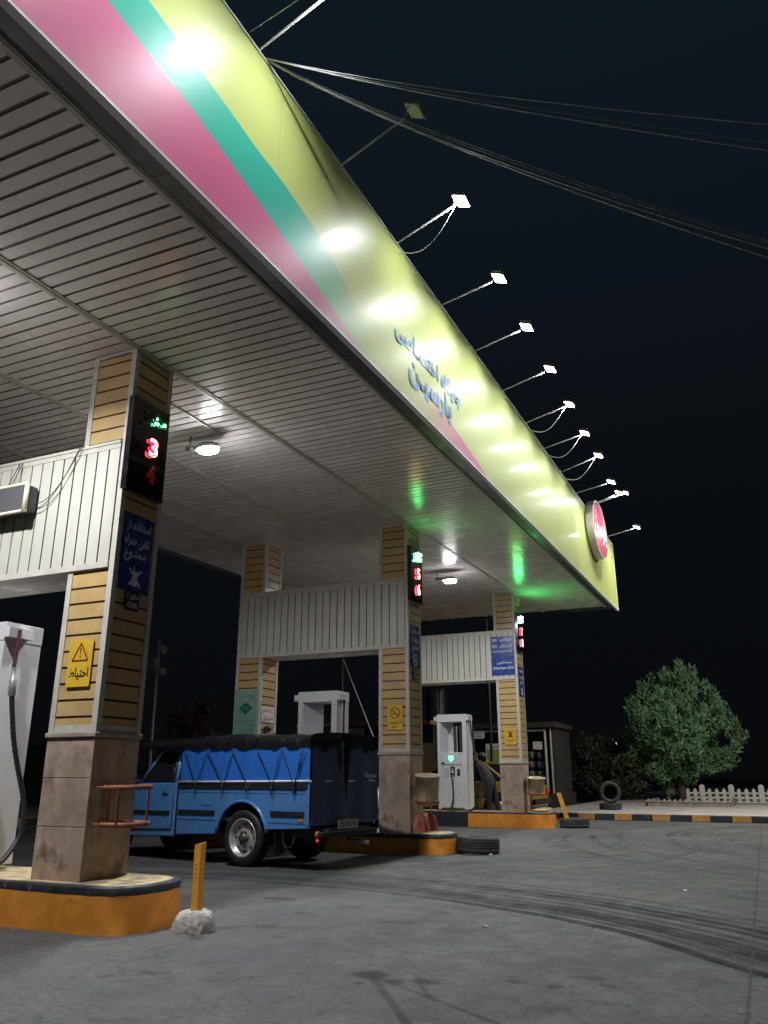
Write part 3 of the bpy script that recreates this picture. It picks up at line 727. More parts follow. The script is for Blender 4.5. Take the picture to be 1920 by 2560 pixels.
# ------------------------------------------------------------------ notices
pi_ = phone_icon(.005, -.20, .15)
sign('notice_sign', 'blue phone ban notice with a crossed out mobile below the lane 3 sign', 'sign', FF(.245, -.008, 2.925), .37, .66, M['sign_blue'],
     [('استفاده از', .0, .235, .30, .105), ('تلفن همراه', -.01, .095, .31, .115), ('ممنـوع', -.02, -.035, .27, .105)], M['ink_white'], phone_icon(.0, -.215, .155))
sign('platform_sign', 'small maroon plate reading CNG under the blue phone ban notice', 'sign', FF(.245, -.010, 2.50), .165, .165, M['sign_brown'],
     [('سکوی ۲', 0, .04, .145, .06), ('CNG', 0, -.035, .12, .045, .02, 1)], M['ink_white'])
def warn(mb, fr, d):
    for a, b_ in (((-.085,.02),(.085,.02)),((.085,.02),(0,.165)),((0,.165),(-.085,.02))): bar(mb, fr, a[0], a[1], b_[0], b_[1], .014, d)
    poly(mb, fr, [(-.008,.125),(.008,.125),(.004,.07),(-.004,.07)], d); ring(mb, fr, 0, .05, .008, .0001, d, n=10)
sign('caution_sign', 'yellow caution plate with a red warning triangle on the nearest column', 'sign', FL(-.008, .24, 1.955), .255, .385, M['sign_yellow'],
     [('احتیاط', 0, -.085, .21, .10)], M['ink_black'], warn, r=.015, pink=M['ink_brown'])
sign('notice_sign', 'narrow blue no smoking notice below the lane 5 and 6 sign', 'sign', FF(6.67, -.008, 3.0), .38, .66, M['sign_blue'],
     [('استعمال', 0, .235, .31, .10), ('دخانیات', 0, .095, .31, .11), ('ممنوع', 0, -.035, .27, .10)], M['ink_white'], nosmoke(0, -.215, .10))
sign('platform_sign', 'small maroon plate reading CNG on the middle front column', 'sign', FF(6.665, -.010, 2.565), .165, .165, M['sign_brown'],
     [('سکوی ۳', 0, .04, .145, .06), ('CNG', 0, -.035, .12, .045, .02, 1)], M['ink_white'])
sign('no_smoking_sign', 'yellow no smoking plate on the middle front column', 'sign', FL(6.43-.008, .225, 1.905), .255, .365, M['sign_yellow'],
     [('آتش افروختن', 0, -.075, .21, .055), ('ممنوع', 0, -.145, .10, .04)], M['ink_black'], nosmoke(0, .065, .085), r=.012, pink=M['ink_brown'])
sign('phone_number_sign', 'blue emergency phone number board on the far white beam', 'sign', FL(12.763-.022, .315, 3.655), .53, .88, M['sign_blue'],
     [('اورژانس', .09, .36, .28, .085), ('۱۱۵', -.18, .36, .11, .065), ('آتش نشانی', .08, .215, .30, .085), ('۱۲۵', -.18, .215, .11, .065), ('اداره کل بازرسی شرکت نفت', 0, .10, .47, .06),
      ('منطقه قزوین', .03, -.165, .34, .065), ('۰۲۸۱-۲۵۵۰۸۷۸', 0, -.28, .49, .06)], M['ink_white'])
sign('notice_sign', 'dark blue crossed phone notice seen edge on, on the farthest front column', 'sign', FF(13.02, -.008, 3.08), .38, .66, M['sign_blue'],
     [('استفاده از', 0, .235, .30, .105), ('تلفن همراه', 0, .095, .31, .115), ('ممنـوع', 0, -.035, .27, .105)], M['ink_white'], phone_icon(0, -.215, .155))
sign('phone_ban_sign', 'yellow crossed phone plate on the farthest front column', 'sign', FL(12.763-.008, .225, 1.87), .265, .345, M['sign_yellow'],
     [('استفاده از موبایل', 0, -.075, .21, .045), ('ممنوع', 0, -.13, .09, .03)], M['ink_black'], phone_icon(0, .055, .14), r=.012, pink=M['ink_brown'])
def poster(mb, fr, d):
    poly(mb, fr, [(-.135,.105),(0,.005),(.135,.105),(0,.205)], d)
ps = sign('poster', 'pale green CNG poster with a dark green diamond above the pickup', 'poster', FL(6.43-.010, 2.94, 2.02), .47, .84, M['sign_green'],
     [('اطلاعات ایمنی', 0, .30, .30, .05, .0), ('سوخت گیری', .05, -.10, .30, .035, .0), ('خاموش کردن', .1, -.17, .22, .035, .0), ('سیگار نکشید', .07, -.24, .26, .035, .0), ('پیاده شدن', .08, -.31, .25, .035, .0), ('هنگام پر کردن', .09, -.37, .22, .03, .0)], M['ink_black'], poster, pink=M['ink_green'], border=M['trim'])
q = MB(); put_text(q, FL(6.43-.010, 2.94, 2.02), 'CNG', 0, .105, .13, .05, .013, 0, .0, 0, True); q.build('emblem_lettering', M['sign_green'], ps, normals=False)
sign('emergency_sign', 'white plate with red Persian lettering next to the green poster', 'sign', FF(6.43+.24, 2.68-.008, 2.03), .38, .25, M['sign_white'],
     [('دکمه قطع', .0, .055, .32, .095), ('اضطراری', .0, -.065, .30, .095)], M['ink_red'])
q = MB(); q.lathe([(.05,0),(.06,.02),(.06,.05),(.03,.06)], (6.66,2.675,1.80), (0,-1,0), 14); q.tube([(6.6,2.63,1.80),(6.72,2.60,1.82)], .02, 8); q.box(6.58,6.62,2.62,2.675,1.72,1.83)
tag(q.build('stop_button', M['rubber'], None, (6.66,2.66,1.8)), 'dark emergency stop button under the white and red plate', 'button')

# hanging message screen on the nearest beam
ms = thing('message_screen', 'grey mesh message screen with cream frame hung on the nearest white beam', 'screen', (-.1, 1.6, 3.3))
ya, yb_ = .965, 2.35
q = MB(); q.box(-.155, -.03, ya+.01, yb_, 3.345, 3.60); q.build('housing', M['dark_steel'], ms, bevel=.02)
q = MB(); q.add([(-.158, ya+.04, 3.36), (-.158, yb_, 3.36), (-.158, yb_, 3.59), (-.158, ya+.04, 3.59)], [(0,1,2,3)]); q.build('mesh_face', M['ledscreen'], ms, normals=False)
q = MB(); q.tube([(-.155,ya+.02,3.335),(-.155,ya+.02,3.615)], .022, 12); q.tube([(-.155,ya+.0,3.345),(-.155,yb_,3.345)], .016, 10); q.tube([(-.155,ya+.0,3.605),(-.155,yb_,3.605)], .016, 10); q.build('frame', M['screen_frame'], ms)
q = MB()
for yy in (1.24, 1.28): q.tube([(-.10,yy+.04,3.61),(-.03,yy,3.89)], .004, 5)
q.build('chain', M['dark_steel'], ms)
for k_, (a, b_) in enumerate((((-.06,.98,3.43),(-.05,.47,3.95)),((-.06,.98,3.40),(-.05,.50,3.95)))):
    pts = [V(a)*(1-t_)+V(b_)*t_ + V((0,0,-.16*math.sin(math.pi*t_)*(1-.3*t_) - .02*k_)) for t_ in [i_/12 for i_ in range(13)]]
    q = MB(); q.tube(pts, .004, 5); q.build('wire', M['dark_steel'], ms)

# ------------------------------------------------------------------ floodlights on arms
def area(parent, name, loc, direction, size, power, spread, col=(.93,.97,1)):
    l = bpy.data.lights.new(name, 'AREA'); l.shape = 'SQUARE'; l.size = size; l.energy = power; l.color = col; l.spread = R(spread)
    o = bpy.data.objects.new(name, l); COL.objects.link(o); o.parent = parent
    o.location = V(loc) - wloc(parent); o.rotation_euler = V(direction).to_track_quat('-Z', 'Y').to_euler()
    return o
STREET_W = 850; FLOOD_W = 40; CEIL_W = 96
FN = V((0, .38, -1)).normalized()
def floodlight(x, tip, lit, label, base_pt=None, out=V((0,-1,0)), cable=False, group='floodlights on arms above the fascia'):
    bp = V(base_pt) if base_pt else V((x, YF-.005, ZT+.02+cz(x)))
    tip = V(tip); c = thing('floodlight', label, 'floodlight', bp, group=group)
    n = (FN if out.y < -.5 else V((-out.x*.1, -out.y*.1, -1)).normalized()) if lit else V((-.45,.42,-.78)).normalized()
    if out.x > .5: n = V((.75,-.05,-.6)).normalized()
    side = V((1,0,0)) if abs(out.y) > .5 else V((0,1,0))
    up = n.cross(side).normalized()
    head = tip
    mid = bp + (tip-bp)*.5
    q = MB(); q.tube([bp+V((0,.02,-.06)), bp+V((0,0,.015)), bp+(head-bp)*.88], .011, 8); q.build('arm', M['arm'], c)
    q = MB(); q.obox(head-n*.03, side*.10, up*.08, n*.022)
    for k_ in range(5): q.obox(head-n*.062+side*(-.08+.04*k_), side*.004, up*.07, n*.012)
    q.build('head', M['lampbody'], c, bevel=.004)
    q = MB(); q.tube([bp+(head-bp)*.86, head-n*.05-side*.115, head-n*.03-side*.115], .007, 6); q.build('bracket', M['steel'], c)
    q = MB(); q.obox(head-n*.004, side*.088, up*.068, n*.004); q.build('lens', M['flood' if lit else 'dead_lens'], c)
    if cable:
        q = MB(); a = bp+(head-bp)*.92; b_ = bp+V((.05,-.01,-.08)); q.tube([a*(1-t_)+b_*t_+V((0,0,-.22*math.sin(math.pi*t_))) for t_ in [i_/12 for i_ in range(13)]], .005, 5); q.build('cable', M['cable'], c)
    if lit: area(c, 'lamp', head+n*.006, V((0,-.05,-1)) if out.y < -.5 else V((1,-.08,-.36)), .13, FLOOD_W if out.y < -.5 else FLOOD_W*2.2, 150 if out.y < -.5 else 75)
    return c
LAMPS = [(-5.1,6.70,1,'lit floodlight of the near end, fourth beyond the top edge of the picture'),(-3.75,6.72,1,'lit floodlight of the near end, third beyond the top edge of the picture'),(-2.4,6.76,1,'lit floodlight of the near end, second beyond the top edge of the picture'),(-1.05,6.80,1,'floodlight over the teal stripe, cut off by the top edge'),(.35,6.84,0,'unlit floodlight, lens pale yellow, next to the overhead cables'),(1.65,6.82,1,'lit floodlight with a drooping cable, first after the unlit one'),
         (3.02,6.73,1,'lit floodlight, second after the unlit one'),(4.30,6.77,1,'lit floodlight, third after the unlit one, over the blue lettering'),(5.66,6.81,1,'lit floodlight, fourth after the unlit one'),
         (7.01,6.83,1,'lit floodlight, fifth after the unlit one'),(8.28,6.83,1,'lit floodlight, sixth after the unlit one'),(9.67,6.92,1,'lit floodlight, seventh after the unlit one'),
         (11.1,6.86,1,'lit floodlight just left of the oval logo sign, highest of the cluster'),(12.2,6.98,1,'lit floodlight in front of the top of the oval logo sign'),(13.25,7.32,1,'lit floodlight raised above the top of the oval logo sign'),(14.95,6.95,1,'lit floodlight at the far end, right of the oval logo sign')]
for x, z, lit, lb in LAMPS:
    bpz = None
    if x == 13.25: bpz = (12.98, YF-.1, 6.78+cz(13))
    floodlight(x, (x, -2.66, z), lit, lb, bpz, cable=(x in (1.65, 7.01, 8.28, 9.67)))
sl_ = thing('street_lamp', 'tall street lamp just past the right edge, lighting the conifer and the kerb', 'street lamp', (17.6,-7.9,.15))
q = MB(); q.tube([(17.6,-7.9,.15),(17.6,-7.9,1.2),(17.6,-7.9,7.9)], [.09,.075,.05], 12); q.tube(smooth([(17.6,-7.9,7.85),(17.55,-7.85,8.2),(17.25,-7.45,8.32),(16.9,-7.0,8.32)]), .03, 8); q.build('pole', M['arm'], sl_)
q = MB(); q.obox((16.8,-6.88,8.33), (.18,-.20,0), (.08,.07,0), (0,0,.04)); q.build('head', M['lampbody'], sl_, bevel=.02)
q = MB(); q.obox((16.8,-6.88,8.285), (.14,-.16,0), (.06,.055,0), (0,0,.006)); q.build('lens', M['ceil_lens'], sl_)
area(sl_, 'lamp', (16.8,-6.88,8.27), (.35,.25,-1), .3, STREET_W, 170, (1,.96,.88))

# ceiling lamps
def ceiling_lamp(x, y, label, drop=.21):
    zc_ = H0+cz(x); c = thing('ceiling_lamp', label, 'ceiling lamp', (x, y, zc_), group='lamps under the canopy')
    z = zc_-drop
    q = MB(); L, W = .155, .09; n = 28
    def ell(sx, sy, zz, oy=0): return [(x+math.sin(2*math.pi*k_/n)*W*sx, y+oy+math.cos(2*math.pi*k_/n)*L*sy, zz) for k_ in range(n)]
    rs = [ell(1,1,z), ell(1.02,1.01,z+.02), ell(.85,.9,z+.055), ell(.4,.5,z+.08)]
    q.add([p_ for r_ in rs for p_ in r_], [(i_*n+k_, i_*n+(k_+1) % n, (i_+1)*n+(k_+1) % n, (i_+1)*n+k_) for i_ in range(3) for k_ in range(n)] + [tuple(range(3*n,4*n))], 0, True)
    q.tube([(x,y+.15,z+.04),(x,y+.30,z+.055)], .03, 10); q.build('housing', M['lampbody'], c)
    q = MB(); rs = [ell(.88,.82,z+.004,-.02), ell(.86,.80,z-.038,-.02), ell(.6,.55,z-.050,-.02)]
    q.add([p_ for r_ in rs for p_ in r_], [(i_*n+k_, i_*n+(k_+1) % n, (i_+1)*n+(k_+1) % n, (i_+1)*n+k_) for i_ in range(2) for k_ in range(n)] + [tuple(range(2*n,3*n))], 0, True)
    q.build('lens', M['ceil_lens'], c)
    q = MB(); q.tube([(x,y+.26,z+.055),(x,y+.26,zc_-.002)], .013, 8); q.build('hanger', M['steel'], c)
    area(c, 'lamp', (x, y-.02, z-.056), (0,0,-1), .16, CEIL_W, 165)
    return c
ceiling_lamp(1.93, .62, 'lit street lamp style fitting under the soffit, right of the lane 3 sign')
ceiling_lamp(9.97, .56, 'lit fitting under the soffit between the middle and far columns')
ceiling_lamp(-1.62, .62, 'lit fitting under the soffit, just past the left edge of the picture')
for a, b_, lb in (((.52,.48),(2.0,.50),'thin conduit along the soffit from the nearest column'),((6.95,.48),(7.6,.50),'thin conduit along the soffit beside the middle column')):
    q = MB(); q.tube([(a[0],a[1],H0-.016+cz(a[0])),(b_[0],b_[1],H0-.016+cz(b_[0]))], .011, 8); tag(q.build('conduit', M['trim'], None, (a[0],a[1],H0-.016+cz(a[0]))), lb, 'conduit')

# ------------------------------------------------------------------ overhead cables
S0 = V((-.97, YF-.01, 6.47))
def qcurve(a, m, b_, n=20):
    a, m, b_ = V(a), V(m), V(b_); c1 = m*2-(a+b_)/2
    return [a*(1-t_)**2 + c1*2*t_*(1-t_) + b_*t_**2 for t_ in [i_*1.9/n for i_ in range(n+1)]]
CAB = [((.30,-3.30,6.72),(2.30,-5.63,7.22),.006,'upper overhead cable, highest of its fan'),((.32,-3.30,6.67),(2.44,-5.68,7.08),.004,'upper overhead cable, middle of its fan'),((.33,-3.31,6.63),(2.50,-5.70,7.02),.007,'upper overhead cable, lowest of its fan'),
       ((.77,-3.20,6.545),(3.70,-5.58,6.83),.005,'lower overhead cable, highest of its bundle'),((.78,-3.20,6.52),(3.74,-5.60,6.80),.004,'lower overhead cable, second of its bundle'),((.80,-3.20,6.49),(3.78,-5.61,6.76),.008,'lower overhead cable, third and thick'),((.81,-3.20,6.47),(3.80,-5.62,6.64),.009,'lower overhead cable, lowest of its bundle')]
for i_, (m_, e_, r_, lb) in enumerate(CAB):
    q = MB(); st = S0 + V((.004*i_, 0, .004*(i_ % 3)))
    q.tube(qcurve(st, m_, e_), r_*.75, 5)
    tag(q.build('overhead_cable', M['cable_dark' if r_ < .006 else 'cable'], None, tuple(S0)), lb, 'cable', 'overhead cables from the fascia')
q = MB(); q.tube([(-1.2,YF-.01,6.5),(-1.21,-2.6,6.66),(-1.22,-4.2,7.1)], .004, 5); tag(q.build('stay_wire', M['cable'], None, (-1.2,YF-.01,6.5)), 'single thin stay wire left of the cut off floodlight', 'wire')
for x_, y_, z_ in ((-.72,-2.22,6.50),(.84,-3.25,6.50),(1.75,-4.1,6.50)):
    pass

# ------------------------------------------------------------------ tyres, post, buckets, shovels
def tyre(mb, o, ax, ro=.33, ri=.19, w=.20, mi=0):
    h = w/2
    prof = [(ri,-h*.7),(ri+.02,-h*.92),(ro*.80,-h),(ro*.94,-h*.95),(ro,-h*.72)]
    for k_ in range(4):
        a = -h*.62+h*1.24*k_/4; prof += [(ro, a), (ro, a+h*.24), (ro-.004, a+h*.27), (ro-.004, a+h*.285)]
    prof += [(ro,h*.72),(ro*.94,h*.95),(ro*.80,h),(ri+.02,h*.92),(ri,h*.7),(ri+.012,h*.4),(ri+.06,h*.2),(ri+.06,-h*.2),(ri+.012,-h*.4)]
    mb.lathe(prof, o, ax, 40, mi, True, True)
def lone_tyre(o, ax, label, **k_):
    q = MB(); tyre(q, o, ax, **k_); return tag(q.build('tyre', M['tyre'], None, o), label, 'tyre', 'discarded tyres')
lone_tyre((6.86,-.88,.115), (0.02,-.03,1), 'worn tyre lying flat at the end of the middle island', ro=.31, ri=.19, w=.22)
lone_tyre((13.22,-.95,.10), (0,.02,1), 'tyre lying at the end of the far island with the ochre stick', ro=.31, ri=.18, w=.19)
lone_tyre((18.9,-.78,.15+.085), (0,0,1), 'flat tyre on the pavement under the upright tyre', ro=.30, ri=.17, w=.17)
lone_tyre((18.9,-.79,.15+.17+.288), (.9,.35,.02), 'tyre standing upright on a flat tyre on the pavement', ro=.29, ri=.19, w=.17)
q = MB(); q.obox((13.12,-.76,.40), (.045*.3,-.045,.0), (.0,.085,.30), (.012,.004,.0)); tag(q.build('stick', M['post'], None, (13.12,-.85,.1)), 'ochre painted flat stick leaning in the far tyre', 'stick')
bo = thing('bollard', 'ochre steel post set in a lump of rough concrete by the nearest island', 'bollard', (.30,-.865,0))
q = MB(); pts = [(.3,-.865)]
px, py = .30, -.865
q.box(px-.032, px+.032, py-.030, py+.030, .06, .575); 
for z_ in (.36,.39,.42,.45): q.lathe([(.008,0),(.006,.006),(0,.006)], (px-.032, py+.005, z_), (-1,0,0), 8)
q.hexa([(px-.032,py-.030,.575),(px+.032,py-.030,.575),(px+.032,py+.03,.575),(px-.032,py+.03,.575),(px-.032,py-.030,.592),(px+.032,py-.030,.600),(px+.032,py+.03,.583),(px-.032,py+.03,.580)])
q.build('post', M['post'], bo, bevel=.004)
q = MB(); nu, nv = 64, 20; vs = []; 
for i_ in range(nv):
    f_ = i_/(nv-1)
    for k_ in range(nu):
        a = 2*math.pi*k_/nu; rr = (.150*math.cos(f_*1.35)**.55)*(1+.10*math.sin(3*a+1)+.06*math.sin(7*a+f_*3)+.03*math.sin(13*a+f_*9)+random.uniform(-.028,.028))
        vs.append((px+rr*math.cos(a), py+rr*math.sin(a), .135*math.sin(f_*math.pi/2)*(1+random.uniform(-.04,.04))))
q.add(vs, [(i_*nu+k_, i_*nu+(k_+1) % nu, (i_+1)*nu+(k_+1) % nu, (i_+1)*nu+k_) for i_ in range(nv-1) for k_ in range(nu)] + [tuple(range((nv-1)*nu, nv*nu))], 0, True)
q.build('footing', M['concrete'], bo)

def ring_holder(x, y, zt_, zb_, r, label):
    c = thing('bucket_holder', label, 'bucket holder', (x, 0, zb_))
    for zz in (zt_, zb_):
        q = MB(); q.lathe([(r,-.018),(r,.018),(r-.006,.018),(r-.006,-.018)], (x, y, zz), (0,0,1), 36, 0, True, True)
        q.tube([(x-r*.8,y+.08,zz),(x-r*.8,-.004,zz)], .008, 6); q.tube([(x+r*.8,y+.08,zz),(x+r*.8,-.004,zz)], .008, 6)
        q.build('ring', M['rust'], c)
    for a in (200, 340, 90):
        q = MB(); q.box(x+math.cos(R(a))*(r-.004)-.012, x+math.cos(R(a))*(r-.004)+.012, y+math.sin(R(a))*(r-.004)-.003, y+math.sin(R(a))*(r-.004)+.003, zb_, zt_); q.build('strap', M['rust'], c)
    return c
ring_holder(.20, -.21, .985, .715, .185, 'empty rusty bucket holder with two rings on the nearest column')
def bucket(x, y, z, rt, h, label):
    c = thing('sand_bucket', label, 'bucket', (x, y, z), group='cream sand buckets')
    q = MB(); rb = rt*.86
    q.lathe([(.001,0),(rb,0),(rb+.002,.01),(rt*.965,h*.80),(rt*1.0,h*.80),(rt,h*.97),(rt*1.06,h*.975),(rt*1.06,h),(rt*.97,h),(rt*.9,h*.5),(rb*.9,.02),(.001,.02)], (x,y,z), (-.13,-.06,1), 36)
    q.build('pail', M['bucket'], c)
    return c
ring_holder(6.56, -.23, .93, .695, .175, 'rusty bucket holder around the cream bucket of the middle column')
bucket(6.56, -.23, .675, .178, .40, 'cream sand bucket hung on the middle front column')
ring_holder(12.98, -.23, .93, .675, .19, 'rusty bucket holder around the cream bucket of the far column')
bucket(12.98, -.23, .655, .188, .36, 'cream sand bucket hung on the farthest front column')
def shovel(x, y, rz, label, lean, handle=True):
    c = thing('shovel', label, 'shovel', (x, y, .272), rz, group='red fire shovels')
    q = MB(); nu, nv = 9, 10; vs = []
    for i_ in range(nv):
        t_ = i_/(nv-1); w = .078*(1-t_**2.6)**.6 + .012
        for k_ in range(nu):
            s_ = -1+2*k_/(nu-1); vs.append((s_*w, -.035*(1-s_*s_)*(1-t_*.3)-.02 + t_*lean, .005+t_*.235))
    fs = [(i_*nu+k_, i_*nu+k_+1, (i_+1)*nu+k_+1, (i_+1)*nu+k_) for i_ in range(nv-1) for k_ in range(nu-1)]
    n = len(vs); q.add(vs + [(a, b_+.004, z_) for a, b_, z_ in vs], fs + [tuple(n+j for j in f_[::-1]) for f_ in fs], 0, True)
    q.build('blade', M['shovel'], c, local=True)
    if handle:
        q = MB(); q.tube([(0,lean*1.0-.012,.20),(0,lean*1.3,.40),(0,lean*2.2,.84)], .011, 8); q.build('handle', M['wood'], c, local=True)
    return c
shovel(6.52, -.10, R(-58), 'red shovel at the left, handle up past the cream bucket', .03)
shovel(6.66, -.12, R(-50), 'red shovel in the middle of the three at the column foot', .035, False)
shovel(6.90, -.16, R(-52), 'red shovel at the right of the three at the column foot', .03)
q = MB(); q.obox((13.15,-.30,.35), (.30,.0,.0), (0,.16,.0), (0,0,.008)); q.obox((13.15,-.30,.37), (.26,.0,.01), (0,.13,.0), (0,0,.006)); tag(q.build('loose_board', M['bucket'], None, (13.15,-.3,.31), bevel=.003), 'flat cream board lying on the tip of the far island', 'board')
def litter(x, y, s, label):
    q = MB(); vs = [(x+random.uniform(-s,s), y+random.uniform(-s,s), .004+random.uniform(0,s*.6)) for _ in range(7)]
    q.add(vs, [(0,1,2),(1,2,3),(2,3,4),(3,4,5),(4,5,6),(0,3,5)]); tag(q.build('litter', M['litter'], None, (x,y,0), normals=False), label, 'litter', 'scraps of litter')
litter(6.55,-1.16,.055,'crumpled white paper beside the tyre at the middle island')
litter(12.95,-.62,.05,'white scrap beside the tyre with the stick')
litter(1.3,-2.75,.03,'small pale scrap on the asphalt between the black skid marks')
litter(-.2,-3.1,.02,'tiny pale scrap on the foreground asphalt')
litter(3.9,-3.95,.03,'small white scrap on the asphalt near the right edge')

# ------------------------------------------------------------------ pickup (local x = forward, y = left, z = up)
RZ = R(80)
tk = thing('pickup_truck', 'old blue pickup with a black roped tarpaulin over its load bed', 'pickup truck', (3.95,1.21,0), RZ)
WB = 2.6; TW = 1.36
def tb(mb, name, m, parent=tk, **k_): return mb.build(name, m, parent, local=True, **k_)
def wheel(name, x, y, out):
    q = MB(); tyre(q, (x,y,.33), (0,out,0), .33, .215, .19)
    w = tb(q, 'wheel', M['rubber'])
    q = MB(); o = (x, y, .33); ax = (0,out,0)
    q.lathe([(.225,-.05),(.23,.085),(.217,.094),(.207,.08),(.19,.03),(.17,.02),(.135,.035),(.10,.05),(.06,.05)], o, ax, 36); tb(q, 'rim', M['rim'], w)
    for k_ in range(8):
        q = MB(); a = 2*math.pi*k_/8; px_, pz_ = x+math.cos(a)*.152, .33+math.sin(a)*.152
        q.lathe([(.019,0),(.0,.001)], (px_, y+out*.033, pz_), ax, 10); tb(q, 'vent_hole', M['seam'], w)
    q = MB(); q.lathe([(.085,.03),(.08,.055),(.05,.06),(.045,.10),(.03,.105),(.0,.105)], o, ax, 20)
    for k_ in range(6): a = 2*math.pi*k_/6; q.lathe([(.014,.045),(.014,.07),(0,.07)], (x+math.cos(a)*.075, y, .33+math.sin(a)*.075), ax, 8)
    tb(q, 'hub', M['hub'], w)
    return w
wheel('wheel', 0.03, -.10, 1); wheel('wheel', WB, -.10, 1); wheel('wheel', 0.03, -TW+.12, -1); wheel('wheel', WB, -TW+.12, -1)
AR = .425
def side_poly():
    p = [(-1.05,.47),(-.385,.44)]
    for k_ in range(0, 17):
        a = R(160) - R(160-14)*k_/16
        p.append((.04+AR*math.cos(a), .325+AR*math.sin(a)))
    p = p[:2] + [q_ for q_ in p[2:] if q_[1] > .36]
    p += [(.50,.36),(1.23,.33),(1.23,.985),(-1.05,1.0)]
    return p
for yy0, yy1 in ((-.045,0),(-TW,-TW+.045)):
    q = MB(); q.prism(side_poly(), lambda a, b_, d: V((a, d, b_)), yy0, yy1)
    tb(q, 'bed_side', M['blue_paint'], bevel=.008)
q = MB(); q.box(-1.03,1.21,-TW+.05,-.05,.52,.56); q.box(1.18,1.22,-TW+.05,-.05,.56,.98); tb(q, 'bed_floor', M['blue_paint'])
q = MB(); q.box(-1.06,-1.02,-TW+.03,-.03,.50,.98); tb(q, 'tailgate', M['blue_paint'], bevel=.01)
q = MB(); q.box(-1.03,1.22,.001,.012,.905,.965)  # shade under the bed rail, built as a black strip; mouldings follow
q.box(.52,1.20,.0015,.014,.585,.640); q.box(-.98,-.44,.0015,.014,.60,.655); tb(q, 'side_moulding_and_strip', M['black_plastic'], bevel=.004)
q = MB(); q.box(-1.04,-.42,.0015,.006,.523,.530); q.box(.50,1.22,.0015,.006,.523,.530); q.box(-1.04,1.22,.0012,.005,.86,.868); tb(q, 'crease_line', M['blue_paint'])
q = MB(); q.tube([(-1.06,.014,1.003),(1.23,.014,.985)], .014, 8); q.tube([(-1.06,-TW-.01,1.003),(1.23,-TW-.01,.985)], .013, 8); q.tube([(-1.075,.014,1.003),(-1.075,-TW,1.0)], .009, 8); tb(q, 'bed_rail', M['edge_white'])
q = MB()
for k_ in range(1):
    pts = [(.04+(AR+.012)*math.cos(a), .005, .325+(AR+.012)*math.sin(a)) for a in [R(170)-R(162)*j/20 for j in range(21)]]
    q.tube(pts, .020, 8)
tb(q, 'wheel_arch_lip', M['blue_paint'])
q = MB(); pts = [(.04+AR*.98*math.cos(R(a)), .325+AR*.98*math.sin(R(a))) for a in range(10, 171, 10)]
q.add([(a, -.05, z_) for a, z_ in pts] + [(a, -.42, z_) for a, z_ in pts], [(i_, i_+1, len(pts)+i_+1, len(pts)+i_) for i_ in range(len(pts)-1)]); q.box(-.42,.48,-.44,-.42,.35,.76); tb(q, 'wheel_well', M['interior'], normals=False)
# load cover
q = MB(); q.box(-1.04,1.21,-.012,-.004,.99,1.44); q.box(-1.04,1.21,-TW+.004,-TW+.012,.99,1.44); q.box(1.20,1.215,-TW+.01,-.01,.99,1.44)
cover = tb(q, 'side_cloth', M['blue_cloth'])
ties_t = [1.13,.70,.24,-.19,-.60,-.98]; ties_b = [.88,.38,-.05,-.47,-.82]
q = MB(); nx = 90
def edge_z(x):
    s_ = min(abs(x-t_) for t_ in ties_t)
    return 1.400 - .014*min(1, s_/.16)**1.3 + .02*math.exp(-(s_/.05)**2) + (.03 if x > 1.3 else 0)*min(1,(x-1.3)/.3 if x > 1.3 else 0)
def top_z(x): return 1.575 + .015*math.sin(x*3.1+.5) - .03*max(0, x-1.0) - .02*max(0,-.6-x) + .012*math.sin(x*11)
prof_n = 22; vs = []; XR = [-1.075 + (2.10+1.075)*i_/(nx-1) for i_ in range(nx)]
for x in XR:
    ez, tz = edge_z(x), top_z(x)
    if x > 1.5: ez += .0
    for j in range(prof_n):
        u = j/(prof_n-1)
        if u < .18: f_ = u/.18; y_, z_ = .012+.012*math.sin(f_*3.14), ez+(tz-.045-ez)*f_
        elif u > .82: f_ = (1-u)/.18; y_, z_ = -TW-.012-.012*math.sin(f_*3.14), ez+(tz-.045-ez)*f_
        else:
            f_ = (u-.18)/.64; y_ = .012-(TW+.024)*f_; z_ = tz-.045+.05*math.sin(math.pi*f_)**.45 + .012*math.sin(f_*14+x*5)*math.sin(x*7)
        fold = .010*math.sin(x*23+u*6)*(1 if u < .3 or u > .7 else .4)+.006*math.sin(x*51)
        vs.append((x, y_+(fold if u < .18 else -fold if u > .82 else 0), z_+fold*.5))
q.add(vs, [(i_*prof_n+j, i_*prof_n+j+1, (i_+1)*prof_n+j+1, (i_+1)*prof_n+j) for i_ in range(nx-1) for j in range(prof_n-1)], 0, True)
# rear drape of the vinyl with a centre flap
def rear_edge(u): return 1.40 - .06*math.sin(u*math.pi*3)**2 - (.85*max(0, 1-abs(u-.46)/.10) if abs(u-.46) < .10 else 0)
nu = 40; vs = []
for i_ in range(nu):
    u = i_/(nu-1); y_ = .015-(TW+.03)*u; tz = 1.535+.05*math.sin(math.pi*u)**.45; ez = rear_edge(u)
    for j in range(7):
        f_ = j/6; vs.append((-1.078-.012*math.sin(f_*2.2)-.004*math.sin(u*40), y_, tz+(ez-tz)*f_))
q.add(vs, [(i_*7+j, i_*7+j+1, (i_+1)*7+j+1, (i_+1)*7+j) for i_ in range(nu-1) for j in range(6)], 0, True)
tb(q, 'tarpaulin', M['vinyl'], normals=False)
q = MB(); nu, nv = 30, 10; vs = []
for i_ in range(nu):
    u = i_/(nu-1)
    for j in range(nv):
        f_ = j/(nv-1); vs.append((-1.079-.010*math.sin(u*19)*f_-.012*f_, .008-(TW+.012)*u, 1.48-(.94+.02*math.sin(u*9))*f_))
